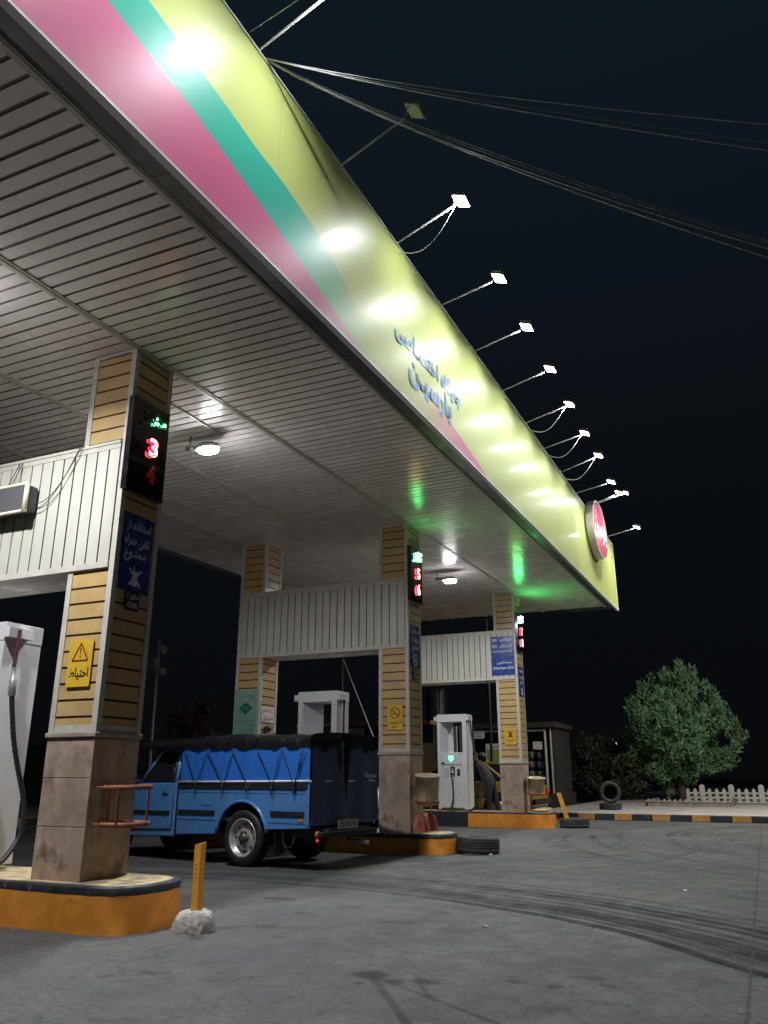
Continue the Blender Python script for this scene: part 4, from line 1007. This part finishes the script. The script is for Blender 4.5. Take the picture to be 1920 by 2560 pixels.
q.add(vs, [(i_*nv+j, i_*nv+j+1, (i_+1)*nv+j+1, (i_+1)*nv+j) for i_ in range(nu-1) for j in range(nv-1)], 0, True)
cur = tb(q, 'rear_curtain', M['navy_cloth'], normals=False)
q = MB(); rf = Fr((-1.112,-TW+.20,1.065), (0,-1,0), (0,0,1), (-1,0,0)); put_text(q, rf, 'سرجوخه', 0, 0, .26, .10, 0, 0, .01); tb(q, 'lettering', M['ink_white'], cur, normals=False)
tops = ties_t
seq = [(1.13,1.40),(.88,.99),(.70,1.39),(.72,1.39),(.38,.99),(.24,1.39),(.22,1.39),(-.05,.99),(-.19,1.39),(-.47,.99),(-.60,1.39),(-.63,1.39),(-.82,.99),(-.98,1.39)]
seq = [((1.13,1.40),(.90,.985)),((.70,1.39),(.86,.985)),((.70,1.39),(.40,.985)),((.24,1.39),(.36,.985)),((.24,1.39),(-.03,.985)),((-.19,1.39),(-.45,.985)),((-.60,1.39),(-.49,.985)),((-.60,1.39),(-.80,.985)),((-.98,1.39),(-.83,.985)),((-.93,1.39),(-.845,.985))]
q = MB()
for a, b_ in seq: q.tube([(a[0],.030,a[1]),((a[0]+b_[0])/2,.024,(a[1]+b_[1])/2),(b_[0],.030,b_[1]),((b_[0])+.005,.022,.87)], .0065, 5)
tb(q, 'rope', M['rope'])
q = MB()
for b_ in ties_b: q.tube([(b_-.02,.02,.99),(b_-.015,.03,.86),(b_,.03,.84),(b_+.015,.03,.86),(b_+.02,.02,.99)], .004, 5)
tb(q, 'hook', M['dark_steel'])
# cab
cab = [(1.29,.30),(2.15,.28),(2.19,.36)] + [(2.6+.40*math.cos(a), .33+.40*math.sin(a)) for a in [R(165)-R(150)*j/10 for j in range(11)]] + [(3.02,.32),(3.10,.34),(3.12,.60),(3.08,.86),(2.98,.90),(2.10,.965),(1.29,.975)]
q = MB(); q.prism(cab, lambda a, b_, d: V((a, d, b_)), -TW+.01, -.008); tb(q, 'cab_body', M['blue_paint'], bevel=.012)
green = lambda x0, x1, x2, x3, ins: [(x0,-ins*.3,.976),(x1,-ins*.3,.976),(x1,-TW+ins*.3,.976),(x0,-TW+ins*.3,.976)]
q = MB(); q.hexa([(1.31,-.03,.97),(2.05,-.03,.965),(2.05,-TW+.03,.965),(1.31,-TW+.03,.97),(1.36,-.13,1.40),(1.72,-.13,1.40),(1.72,-TW+.13,1.40),(1.36,-TW+.13,1.40)]); tb(q, 'cab_glass', M['glass'])
q = MB()
def cab_side(x, f_): return V((x, -.03-.10*f_, .97+.43*f_))
for yy in (0, 1):
    mir = (lambda v: V((v.x, -TW-v.y, v.z))) if yy else (lambda v: v)
    for (a, fa_), (b_, fb_), r_ in (((1.315,0),(1.36,1),.028),((2.06,0),(1.74,1),.022),((1.36,1),(1.74,1),.02)):
        q.tube([mir(cab_side(a,fa_)), mir(cab_side(b_,fb_))], r_, 8)
q.hexa([(1.34,-.11,1.395),(1.75,-.11,1.395),(1.75,-TW+.11,1.395),(1.34,-TW+.11,1.395),(1.37,-.17,1.43),(1.70,-.17,1.43),(1.70,-TW+.17,1.43),(1.37,-TW+.17,1.43)]); tb(q, 'cab_frame', M['blue_paint'])
q = MB(); q.tube([(1.375,-.0295,1.02),(1.395,-.105,1.36)], .006, 5); q.tube([(1.335,.0,1.10),(1.345,.0,1.16),(1.36,-.03,1.18)], .006, 6); tb(q, 'window_trim', M['chrome'])
q = MB(); q.prism([(1.345,.40),(2.12,.37),(2.13,.955),(1.345,.965)], lambda a, b_, d: V((a, d, b_)), -.007, .004)
door = tb(q, 'door', M['blue_paint'], bevel=.006)
q = MB()
for (a0,b0,a1,b1) in ((1.335,.39,1.335,.97),(2.13,.36,2.145,.96),(1.335,.39,2.13,.36)): q.tube([(a0,-.004,b0),(a1,-.004,b1)], .008, 5)
tb(q, 'door_gap', M['seam'])
q = MB(); q.box(1.235,1.285,-TW+.05,-.02,.34,.98); tb(q, 'cab_gap', M['interior'])
q = MB(); q.box(.60,.76,.001,.006,.70,.82); tb(q, 'fuel_flap', M['blue_paint'], bevel=.002)
q = MB(); q.box(-.50,-.49,-.20,-.02,.16,.44); tb(q, 'mud_flap', M['rubber'])
q = MB(); q.box(-1.055,-1.0,.001,.010,.50,.985); tb(q, 'corner_post', M['blue_paint'], bevel=.003)
q = MB(); q.obox((-.93,.004,.56), (.035,0,0), (0,0,.018), (0,.004,0)); tb(q, 'side_reflector', M['amber'])
q = MB(); q.tube([(1.42,.012,.845),(1.47,.022,.848),(1.53,.012,.848)], .010, 8); tb(q, 'door_handle', M['chrome'], door)
q = MB(); q.box(1.37,2.1,.0045,.014,.565,.615); tb(q, 'moulding', M['black_plastic'], door)
q = MB(); q.tube([(2.02,-.01,.97),(2.03,.05,1.02)], .008, 6); q.obox((2.04,.085,1.03), (.02,.01,0), (-.02,.05,0), (0,0,.045)); tb(q, 'mirror', M['chrome'], bevel=.006)
for yy in (-.16, -TW+.16):
    q = MB(); q.lathe([(.0,.0),(.07,.0),(.08,-.02)], (3.125,yy,.72), (1,0,0), 18); tb(q, 'headlight', M['dead_lens'])
q = MB(); q.box(3.10,3.20,-TW+.0,-.0,.40,.52); tb(q, 'front_bumper', M['chrome'], bevel=.02)
# under the bed
q = MB(); q.box(-1.15,-.60,-TW+.25,-.25,.36,.46); q.box(-.9,2.9,-.35,-.28,.34,.42); q.box(-.9,2.9,-TW+.28,-TW+.35,.34,.42); q.tube([(.03,-.1,.33),(.03,-TW+.1,.33)], .055, 10); q.lathe([(0,-.12),(.13,-.10),(.13,.10),(0,.12)], (.03,-TW/2,.33), (1,0,0), 16); tb(q, 'chassis', M['dark_steel'])
q = MB(); q.tube([(-.52,-.14,.45),(-.54,-.13,.30),(-.60,-.13,.235),(-.68,-.13,.25),(-.72,-.13,.34),(-.70,-.13,.40)], .008, 6); tb(q, 'tow_strap', M['steel'])
q = MB(); q.lathe([(.17,-.08),(.19,0),(.17,.08),(.09,.06)], (-.62,-.62,.33), (0,0,1), 20); tb(q, 'spare_wheel', M['rubber'])
q = MB(); q.box(-1.17,-1.10,-TW+.12,-.10,.37,.43); tb(q, 'rear_bumper', M['interior'], bevel=.01)
pf = Fr((-1.175,-.60,.505), (0,-1,0), (0,-.0,1), (-1,0,0))
q = MB(); plate(q, pf, .40, .10, .006); pl_ = tb(q, 'number_plate', M['plate'])
q = MB()
for k_ in range(7):
    a = -.16+.052*k_; bar(q, pf, a, -.03, a+random.uniform(-.006,.02), .03, .014, .008); 
    if k_ % 2: bar(q, pf, a, .0, a+.025, .02, .010, .0085)
tb(q, 'plate_marks', M['ink_black'], pl_, normals=False)
q = MB(); q.lathe([(0,.01),(.035,.008),(.04,-.02)], (-1.09,-.13,.40), (-1,.6,0), 14); tb(q, 'indicator_lamp', M['amber'])
q = MB(); q.lathe([(0,.008),(.018,.006),(.02,-.012)], (-1.09,-.12,.335), (-1,.6,0), 12); tb(q, 'tail_light', M['taillight'])
q = MB(); q.tube([(-.9,-.95,.30),(-1.22,-.97,.27)], .025, 10); tb(q, 'exhaust', M['steel'])

# ------------------------------------------------------------------ other cars
def sedan(name, label, loc, rz, paint, L=4.2, W=1.62, roof=1.36):
    c = thing(name, label, 'car', loc, rz)
    h = L/2; bx = lambda mb, nm, m, par=c, **k_: mb.build(nm, m, par, local=True, **k_)
    w1, w2 = h-.80, -h+.82
    arch = lambda cx: [(cx+.36*math.cos(R(a)), .30+.36*math.sin(R(a))) for a in range(0, 181, 15)]
    body = [(-h,.30)] + arch(w2)[::-1] + arch(w1)[::-1] + [(h,.30),(h+.02,.52),(h-.03,.70),(h-.15,.78),(h-1.15,.90),(-h+.95,.92),(-h+.12,.90),(-h-.01,.80),(-h-.03,.5)]
    q = MB(); q.prism(body, lambda a, b_, d: V((a, d, b_)), -W/2, W/2); bx(q, 'body', paint, bevel=.04, seg=3)
    pr = [(h-1.28,.90),(h-1.95,roof-.03),(h-2.3,roof),(-h+1.35,roof),(-h+1.15,roof-.04),(-h+.62,.92)]
    q = MB(); n = len(pr); vs = []
    for s_ in (-1, 1):
        for a, z_ in pr: vs.append((a, s_*(W/2-.05-.17*(z_-.9)/(roof-.9)), z_))
    q.add(vs, [tuple(range(n))[::-1], tuple(range(n, 2*n))] + [(i_, (i_+1) % n, n+(i_+1) % n, n+i_) for i_ in range(n)]); bx(q, 'cabin_glass', M['glass'])
    q = MB()
    for s_ in (-1, 1):
        P_ = lambda a, z_: V((a, s_*(W/2-.048-.17*(z_-.9)/(roof-.9)), z_))
        q.tube([P_(*pr[0]), P_(*pr[1]), P_(pr[2][0], pr[2][1]), P_(*pr[3]), P_(*pr[4]), P_(*pr[5])], .028, 8)
        xm = (-h+h)/2-.12; q.tube([P_(xm,.90), P_(xm-.05,roof)], .028, 8)
    q.add([V((a, s_*(W/2-.20), z_+.012)) for s_ in (-1, 1) for a, z_ in pr[1:5]], [(0,1,5,4),(1,2,6,5),(2,3,7,6)])
    bx(q, 'roof', paint)
    for x in (w1, w2):
        for s_ in (-1, 1):
            q = MB(); tyre(q, (x, s_*(W/2-.09), .30), (0,s_,0), .30, .18, .17); wh = bx(q, 'wheel', M['rubber'])
            q = MB(); q.lathe([(.185,.05),(.17,.075),(.10,.06),(.03,.085),(0,.085)], (x, s_*(W/2-.09), .30), (0,s_,0), 20); bx(q, 'hubcap', M['rim'], wh)
    q = MB(); q.box(h-.02,h+.08,-W/2+.02,W/2-.02,.40,.52); bx(q, 'bumper', M['black_plastic'], bevel=.02)
    q = MB(); q.box(-h-.10,-h+.02,-W/2+.02,W/2-.02,.40,.52); bx(q, 'bumper', M['black_plastic'], bevel=.02)
    for s_ in (-1, 1):
        q = MB(); q.box(-h-.04,-h+.02,s_*W/2-(.28 if s_ > 0 else 0),s_*W/2+(.28 if s_ < 0 else 0),.60,.76); bx(q, 'rear_lamp', M['ink_red'], bevel=.01)
    for s_ in (-1, 1):
        q = MB(); q.box(h-.02,h+.03,s_*(W/2-.22)-.12,s_*(W/2-.22)+.12,.58,.70); bx(q, 'headlight', M['dead_lens'], bevel=.01)
    q = MB()
    for s_ in (-1, 1):
        for x in (-.02, .95): q.box(x-.004,x+.004,s_*(W/2)-.002,s_*(W/2)+.002,.36,.90)
        q.box(-h+.05,h-.05,s_*(W/2)-.004,s_*W/2+.008,.55,.59)
    bx(q, 'side_moulding_and_strip', M['black_plastic'])
    return c
sedan('car', 'yellow taxi sedan being refuelled behind the dispenser with the green display', (15.15, 2.35, 0), R(90), M['yellow_car'])
sedan('car', 'white car half hidden behind the middle front column', (9.6, 3.85, 0), R(-90), M['white_car'])

# ------------------------------------------------------------------ person refuelling
def person():
    nodes = {'pelvis':((13.92,1.10,.90),.135),'waist':((13.93,1.17,1.05),.13),'chest':((13.95,1.30,1.22),.155),'neck0':((13.96,1.40,1.35),.075),'neck':((13.97,1.46,1.41),.055),'head':((13.98,1.51,1.49),.088),'crown':((13.99,1.53,1.58),.075),
             'ls':((13.80,1.34,1.31),.075),'le':((13.88,1.52,1.10),.052),'lw':((14.10,1.68,.98),.036),'lh':((14.17,1.72,.95),.036),
             'rs':((14.12,1.36,1.31),.075),'re':((14.24,1.50,1.08),.052),'rw':((14.28,1.70,.95),.036),'rh':((14.29,1.76,.92),.036),
             'lhip':((13.83,1.08,.84),.10),'lk':((13.82,1.12,.47),.068),'la':((13.82,1.06,.10),.045),'lt':((13.84,1.22,.045),.04),
             'rhip':((14.02,1.08,.84),.10),'rk':((14.03,1.00,.47),.068),'ra':((14.03,.90,.10),.045),'rt':((14.05,1.06,.045),.04)}
    ed = [('pelvis','waist'),('waist','chest'),('chest','neck0'),('neck0','neck'),('neck','head'),('head','crown'),('chest','ls'),('ls','le'),('le','lw'),('lw','lh'),('chest','rs'),('rs','re'),('re','rw'),('rw','rh'),('pelvis','lhip'),('lhip','lk'),('lk','la'),('la','lt'),('pelvis','rhip'),('rhip','rk'),('rk','ra'),('ra','rt')]
    for h in ('lh','rh'):
        o = V(nodes[h][0])
        for i_, (dx, dz, l_) in enumerate(((-.03,.0,.06),(-.012,-.005,.085),(.008,-.006,.09),(.026,-.004,.08),(.038,.0,.06))):
            nodes[h+'f%d' % i_] = (tuple(o+V((dx, .03 if i_ else .02, dz))), .010); nodes[h+'g%d' % i_] = (tuple(o+V((dx*1.2, l_, dz-.03))), .009)
            ed += [(h, h+'f%d' % i_), (h+'f%d' % i_, h+'g%d' % i_)]
    ks = list(nodes); org = V((13.93,1.1,0))
    me = bpy.data.meshes.new('person'); me.from_pydata([tuple(V(nodes[k_][0])-org) for k_ in ks], [(ks.index(a), ks.index(b_)) for a, b_ in ed], [])
    o = bpy.data.objects.new('person', me); COL.objects.link(o)
    md = o.modifiers.new('skin', 'SKIN'); sv = me.skin_vertices[0].data
    for i_, k_ in enumerate(ks): sv[i_].radius = (nodes[k_][1], nodes[k_][1]); sv[i_].use_root = (k_ == 'pelvis')
    sb = o.modifiers.new('sub', 'SUBSURF'); sb.levels = 2; sb.render_levels = 2
    dg = bpy.context.evaluated_depsgraph_get(); dg.update()
    m2 = bpy.data.meshes.new_from_object(o.evaluated_get(dg)); bpy.data.objects.remove(o)
    for k_ in ('jacket','trousers','skin','shoe','hair'): m2.materials.append(M[k_])
    P_ = {k_: V(nodes[k_][0])-org for k_ in ks}
    for p in m2.polygons:
        k_ = min(ks, key=lambda a: (P_[a]-p.center).length - nodes[a][1]*.5); p.use_smooth = True
        p.material_index = 2 if k_ in ('head','neck') or k_[:2] in ('lh','rh') and k_ not in ('lhip','rhip') else 4 if k_ == 'crown' else 3 if k_ in ('lt','rt') else 1 if k_ in ('lhip','lk','la','rhip','rk','ra','pelvis') else 0
    o = bpy.data.objects.new('person', m2); COL.objects.link(o); o.location = org
    tag(o, 'person in dark jacket and black trousers bending to refuel the yellow car', 'person')
    q = MB(); hc = V((13.985,1.52,1.535))
    q.lathe([(.0,.085),(.05,.075),(.082,.04),(.092,0),(.088,-.04),(.078,-.055)], hc, (0,-.25,1), 16); q.build('hair', M['hair'], o)
    for s_ in (-.032,.032):
        q = MB(); q.lathe([(0,.006),(.010,.003),(.012,-.004)], (13.98+s_,1.592,1.50), (0,1,0), 8); q.build('eye', M['hair'], o)
    q = MB(); q.tube([(13.98,1.595,1.50),(13.98,1.618,1.465),(13.98,1.60,1.455)], [.008,.014,.008], 6); q.build('nose', M['skin'], o)
    q = MB(); q.box(13.96,14.0,1.585,1.592,1.428,1.436); q.build('mouth', M['ink_brown'], o)
person()

# ------------------------------------------------------------------ background buildings
kx = 22.
ki = thing('kiosk', 'low dark kiosk with white framed windows behind the far island', 'kiosk', (kx,3.2,0))
q = MB(); q.box(kx-.1,kx+2.4,1.28,6.5,0,.5); q.build('plinth', M['kiosk'], ki)
q = MB(); q.box(kx,kx+2.3,1.36,1.46,.5,2.55); q.box(kx+.6,kx+2.3,1.46,6.4,.5,2.55); q.box(kx,kx+.6,6.0,6.4,.5,2.55); q.build('wall', M['kiosk'], ki)
q = MB(); q.box(kx-.12,kx+2.4,1.25,6.5,2.55,2.72); q.build('roof', M['kiosk'], ki, bevel=.02)
q = MB(); q.box(kx-.02,kx+.03,1.64,1.70,.56,2.5); q.box(kx-.02,kx+.03,1.46,1.51,.5,2.52); q.box(kx-.02,kx+.03,1.70,4.6,2.44,2.5); q.box(kx-.02,kx+.03,1.70,4.6,.54,.60); q.box(kx-.02,kx+.03,4.55,4.62,.6,2.44); q.build('window_frame', M['kiosk_frame'], ki)
q = MB()
for r_ in range(4):
    for k_ in range(9):
        q.lathe([(.0,.0),(.06,.005),(.115,.03),(.13,.07),(.13,.3)], (kx+.25,1.95+.29*k_,.78+.30*r_), (1,0,0), 14)
q.build('gas_cylinders', M['gas_cyl'], ki)['kind'] = 'stuff'
q = MB(); q.box(kx+.06,kx+.6,1.72,4.55,.62,.66); q.build('shelf', M['kiosk_frame'], ki)
sign('notice_plate', 'small white notice plate in the window of the dark kiosk', 'sign', FL(kx-.03, 3.93, 2.37), .37, .27, M['sign_white'], [('شماره کارکنان', 0, .06, .30, .06), ('جایگاه', 0, -.06, .28, .06)], M['ink_black'])
sign('stop_notice', 'white emergency notice in the right pane of the dark kiosk', 'sign', FL(kx-.03, 1.93, 1.98), .30, .24, M['sign_white'], [('دکمه قطع', 0, .05, .25, .08), ('اضطراری', 0, -.06, .24, .08)], M['ink_black'])
bd = sign('name_board', 'lime and white name board leaning at the kiosk window behind the person', 'sign', FL(kx-.05, 3.25, 1.77), .92, .58, M['sign_white'], [('جایگاه پارسین', .05, .20, .70, .12), ('۱۳۸۷', -.30, -.12, .20, .08)], M['ink_black'])
q = MB(); fb = FL(kx-.05, 3.25, 1.77); poly(q, fb, [(-.44,.10),(.44,.10),(.44,-.27),(-.40,-.27)], .0095); q.build('lime_field', M['board_lime'], bd, normals=False)
bx_ = 16.2
bo_ = thing('attendant_booth', 'grey booth with pale window frames and a timber fascia behind the dispensers', 'booth', (bx_,5,0))
q = MB(); q.box(bx_+.05,bx_+1.6,3.4,7.6,0,2.38); q.build('wall', M['booth_dark'], bo_)
q = MB(); q.box(bx_-.10,bx_+1.7,3.42,7.7,2.40,2.50); q.build('timber_fascia', M['wood_orange'], bo_)
for ya_, yb2 in ((2.70,3.38),(4.05,4.85),(5.5,6.3)):
    q = MB(); q.box(bx_-.03,bx_+.04,ya_,yb2,1.2,2.33); f_ = q.build('window_frame', M['kiosk_frame'], bo_)
    q = MB(); q.box(bx_-.04,bx_-.031,ya_+.04,yb2-.06,1.24,2.29); q.build('pane', M['booth'], f_)
q = MB(); q.box(bx_-.02,bx_+.06,3.36,4.05,.9,1.9); q.box(bx_-.06,bx_+.05,3.40,3.80,1.60,1.85); q.build('cabinet', M['white_shade'], bo_)
q = MB(); q.box(bx_+.2,bx_+1.5,2.7,3.4,0,2.36); q.build('side_wall', M['booth_dark'], bo_)
tn = thing('storage_tank', 'dark cylindrical tank seen over the far dispenser', 'tank', (24.5,6.4,0))
q = MB(); q.lathe([(.40,0),(.40,4.1),(.36,4.2),(0,4.25)], (24.5,6.42,0), (0,0,1), 28); q.build('shell', M['tank'], tn)
q = MB(); q.tube([(24.1,6.02,0),(24.1,6.02,4.2)], .03, 8); q.build('pipe', M['steel'], tn)
ms_ = thing('mast', 'thin dark mast with a guy wire behind the middle island', 'mast', (12,4.05,0))
q = MB(); q.tube([(12,4.06,0),(12,4.03,5.0)], .022, 8); q.build('pole', M['dark_steel'], ms_)
q = MB(); q.tube([(12,4.03,3.7),(12,3.36,2.2),(12,2.5,.3)], .008, 6); q.build('guy_wire', M['cable'], ms_)
q = MB(); q.tube([(17.2,2.05,0),(17.2,2.05,6)], .04, 8); tag(q.build('pole', M['dark_steel'], None, (17.2,2.05,0)), 'plain dark pole just left of the farthest front column', 'pole')
cp = thing('camera_pole', 'slender pole with grey surveillance cameras behind the pickup', 'camera pole', (12,9.6,0))
q = MB(); q.tube([(12,9.55,0),(12,9.62,4.5)], .035, 8); q.build('pole', M['arm'], cp)
q = MB(); q.box(11.85,12.1,9.62,9.98,3.75,4.05); q.build('junction_box', M['lampbody'], cp)
for o, a in (((11.9,9.35,4.15),(-.2,-.12,.12)),((11.9,9.4,3.65),(-.15,-.2,.0))):
    q = MB(); q.tube([V(o), V(o)+V(a)], [.07,.09], 12); q.tube([V(o), (12,9.58,o[2]-.05)], .02, 6); q.build('camera', M['fence'], cp)
q = MB(); q.box(14,14.2,6.0,30,0,1.9); q.box(13.95,14.25,6.0,30,1.9,1.97); tag(q.build('boundary_wall', M['wall'], None, (14,18,0)), 'dark boundary wall behind the pickup and the camera pole', 'wall')

# ------------------------------------------------------------------ vegetation
def leaves(mb, c, r, n, size, el=1.6, mi=0, up=.3):
    c = V(c)
    for _ in range(n):
        d = V((random.gauss(0,1), random.gauss(0,1), random.gauss(0,1))).normalized(); p = c + V((d.x*r[0], d.y*r[1], d.z*r[2]))*random.uniform(.35,1)**.6
        a = (d + V((random.gauss(0,.6), random.gauss(0,.6), random.gauss(0,.6)+up))).normalized(); b_ = a.orthogonal().normalized(); b_.rotate(Matrix.Rotation(random.uniform(0,6.28), 3, a))
        s = size*random.uniform(.6,1.3)
        mb.add([p-b_*s*.4, p+a*s*el*.5-b_*s*.15, p+a*s*el, p+b_*s*.4], [(0,1,2,3)], mi)
tr = thing('conifer_tree', 'bushy green conifer standing in the brick edged bed', 'tree', (28,-1.95,.15))
q = MB()
def prof(z):
    pts = [(.35,.40),(1.0,.75),(1.5,1.05),(2.2,1.5),(2.9,1.78),(3.5,1.58),(4.1,1.15),(4.6,.72),(5.0,.36),(5.4,.05)]
    for (a, b_), (c_, d_) in zip(pts[:-1], pts[1:]):
        if a <= z <= c_: return b_+(d_-b_)*(z-a)/(c_-a)
    return 0
for _ in range(430):
    z = random.triangular(.4,5.28,2.7); a = random.uniform(0,6.283); rr = prof(z)*random.uniform(.5,1.1)*(1+.14*math.sin(3*a+z*2)+.08*math.sin(7*a-z*3))
    cx, cy = 28+rr*math.cos(a), -1.93+rr*math.sin(a)-.12*(z-3)
    leaves(q, (cx, cy, z), (.15,.15,.30), 50, .075, 2.2, 0, 1.4)
for t_ in [i_/15 for i_ in range(16)]:
    leaves(q, (27.6, -2.9-1.35*t_, 1.35+1.0*t_+.15*math.sin(t_*7)), (.14,.16,.15), 40, .10, 1.8, 0, .6)
    if t_ < .7: leaves(q, (27.6, -2.8-1.9*t_*.8, 1.15+.55*t_), (.14,.18,.13), 30, .10, 1.8, 0, .5)
q.build('crown', M['leaf'], tr, normals=False)
q = MB(); q.tube([(28,-1.9,.1),(28.02,-1.93,1.0),(28,-1.95,2.5),(28,-2.0,4.4)], [.16,.13,.09,.03], 10)
for a in range(14):
    z = .9+a*.24; q.tube([(28,-1.94,z),(28+math.cos(a*2.4)*.6,-1.94+math.sin(a*2.4)*.6,z+.45)], [.04,.012], 6)
q.build('trunk', M['bark'], tr)
def shrub(name, label, c, rr, nb, per, size, m, trunk=True):
    t_ = thing(name, label, 'shrub', (c[0], c[1], 0), group=None); q = MB()
    for _ in range(nb):
        d = V((random.gauss(0,1), random.gauss(0,1), random.gauss(0,1))).normalized()*random.uniform(.3,1)
        p = (c[0]+d.x*rr[0], c[1]+d.y*rr[1], max(.3, c[2]+d.z*rr[2])); leaves(q, p, (.24,.24,.24), per, size)
    q.build('foliage', M[m], t_, normals=False)
    q = MB()
    for k_ in range(5): q.tube([(c[0]+.05*k_-.1, c[1], 0), (c[0]+.3*math.cos(k_*1.3), c[1]+.3*math.sin(k_*1.3), c[2]*.7), (c[0]+.6*math.cos(k_*1.3), c[1]+.6*math.sin(k_*1.3), c[2]*1.1)], [.03,.02,.008], 6)
    q.build('stem', M['bark'], t_)
shrub('shrub', 'tall dark shrub between the kiosk and the conifer', (29,1.2,1.4), (.9,1.15,1.35), 110, 40, .11, 'leaf_dark')
shrub('shrub', 'paler low shrub at the left foot of the conifer', (28,.05,1.0), (.6,.6,.85), 70, 40, .10, 'leaf_dark')
shrub('shrub', 'reddish leaved shrub behind the pickup by the camera pole', (12.8,9.0,1.7), (.5,1.0,1.5), 80, 36, .10, 'leaf_red')
shrub('shrub', 'small dark shrub between the red lettered plate and the dispenser', (17.6,8.1,1.9), (.5,.6,.7), 50, 36, .10, 'leaf_dark')
for x_, y_ in ((23.0,-1.9),(22.9,-2.6)):
    pass
pb = MB()
yy = -1.35
pb.box(21.9,21.98,-3.75,-1.35,.15,.28)
while yy > -3.72:
    pb.hexa([(21.88,yy-.15,.27),(22.0,yy-.15,.27),(22.0,yy,.27),(21.88,yy,.27),(21.90,yy-.08,.37),(21.98,yy-.08,.37),(21.98,yy-.07,.37),(21.90,yy-.07,.37)]); yy -= .155
pb.box(21.9,25,-1.40,-1.33,.15,.32); pb.box(21.9,25,-3.80,-3.73,.15,.36)
tag(pb.build('planter_border', M['brickedge'], None, (22,-2.5,.15)), 'zigzag brick border of the planting bed under the conifer', 'planter border')
def picket(label, x, y0, y1, zb_, h):
    c = thing('picket_fence', label, 'fence', (x,(y0+y1)/2,zb_), group='low white picket fences')
    q = MB(); q.box(x-.02,x+.02,y1,y0,zb_+h*.28,zb_+h*.42); q.box(x-.02,x+.02,y1,y0,zb_+.0,zb_+h*.08); q.box(x-.02,x+.02,y1,y0,zb_+h*.60,zb_+h*.72); q.build('rail', M['fence'], c)
    yy = y0-.05; i_ = 0
    while yy > y1+.05:
        big = i_ % 4 == 2
        q = MB(); w = .055 if not big else .085; hh = h if not big else h*1.25
        pts = [(-w,0),(w,0),(w,hh*.85),(0,hh),(-w,hh*.85)] if not big else [(-w,0),(w,0)] + [(w*math.cos(R(a)), hh-w+w*math.sin(R(a))) for a in range(0,181,20)]
        q.prism(pts, lambda a, b_, d, yy=yy: V((d, yy+a, zb_+b_)), x-.035, x+.035); q.build('picket', M['fence'], c)
        yy -= .225; i_ += 1
    return c
picket('low white picket fence to the right of the conifer', 25, -2.3, -6.4, .18, .46)
picket('short white picket fence left of the conifer, farther back', 40, 2.05, .65, .15, .62)
for (p_, lb) in (((60,-6.2,2.2),'tiny white lamp seen through the lower conifer branches, upper one'),((60,-6.0,1.15),'tiny white lamp seen low beside the conifer'),((40,2.2,2.6),'tiny white lamp right of the kiosk roof')):
    q = MB(); q.lathe([(0,-.06),(.035,-.04),(.045,0),(.035,.04),(0,.06)], p_, (0,0,1), 12)
    c = thing('distant_lamp', lb, 'lamp', p_, group='distant lamps'); q.build('bulb', M['far_light'], c)
    q = MB(); q.tube([(p_[0]+.1,p_[1],0),(p_[0]+.1,p_[1],p_[2]+.1)], .04, 6); q.build('post', M['dark_steel'], c)

# ------------------------------------------------------------------ sky
wd = bpy.data.worlds.new('World'); sc.world = wd; wd.use_nodes = True
nt = wd.node_tree; bg = nt.nodes['Background']
sky = nt.nodes.new('ShaderNodeTexSky'); sky.sky_type = 'NISHITA'; sky.sun_disc = False; sky.sun_elevation = R(-9); sky.sun_rotation = R(200)
mixn = nt.nodes.new('ShaderNodeMix'); mixn.data_type = 'RGBA'; mixn.blend_type = 'ADD'; mixn.inputs[0].default_value = 1
tc = nt.nodes.new('ShaderNodeTexCoord'); sp = nt.nodes.new('ShaderNodeSeparateXYZ'); nt.links.new(tc.outputs['Generated'], sp.inputs[0])
rp = nt.nodes.new('ShaderNodeValToRGB'); nt.links.new(sp.outputs[2], rp.inputs[0])
rp.color_ramp.elements[0].position = .0; rp.color_ramp.elements[0].color = (.0017,.0020,.0025,1)
rp.color_ramp.elements[1].position = .75; rp.color_ramp.elements[1].color = (.0036,.0062,.0100,1)
e_ = rp.color_ramp.elements.new(.3); e_.color = (.0020,.0028,.0038,1)
nt.links.new(rp.outputs[0], mixn.inputs[6]); 
sm = nt.nodes.new('ShaderNodeVectorMath'); sm.operation = 'SCALE'; sm.inputs[3].default_value = .05; nt.links.new(sky.outputs[0], sm.inputs[0]); nt.links.new(sm.outputs[0], mixn.inputs[7])
nt.links.new(mixn.outputs[2], bg.inputs['Color']); bg.inputs['Strength'].default_value = 1.0

# ------------------------------------------------------------------ camera
cd = bpy.data.cameras.new('camera'); co = bpy.data.objects.new('camera', cd); COL.objects.link(co); sc.camera = co
yaw, pit, rol = R(24.5091), R(18.2820), R(-.0461)
F = V((math.cos(pit)*math.cos(yaw), math.cos(pit)*math.sin(yaw), math.sin(pit))); Rt = V((math.sin(yaw), -math.cos(yaw), 0)); U = Rt.cross(F)
R2 = Rt*math.cos(rol)+U*math.sin(rol); U2 = U*math.cos(rol)-Rt*math.sin(rol)
mw = Matrix((R2, U2, -F)).transposed().to_4x4(); mw.translation = V((-4.9952,-4.7953,1.08)); co.matrix_world = mw
cd.sensor_fit = 'HORIZONTAL'; cd.sensor_width = 36; cd.lens = 36*1985.315/1920; cd.clip_start = .05; cd.clip_end = 600
sc.view_settings.view_transform = 'Standard'; sc.view_settings.look = 'None'; sc.view_settings.exposure = .5; sc.view_settings.gamma = 1
cy = sc.cycles
cy.use_denoising = True; cy.max_bounces = 8; cy.diffuse_bounces = 5; cy.glossy_bounces = 4; cy.caustics_reflective = False; cy.caustics_refractive = False
cy.sample_clamp_indirect = 6; cy.use_light_tree = True
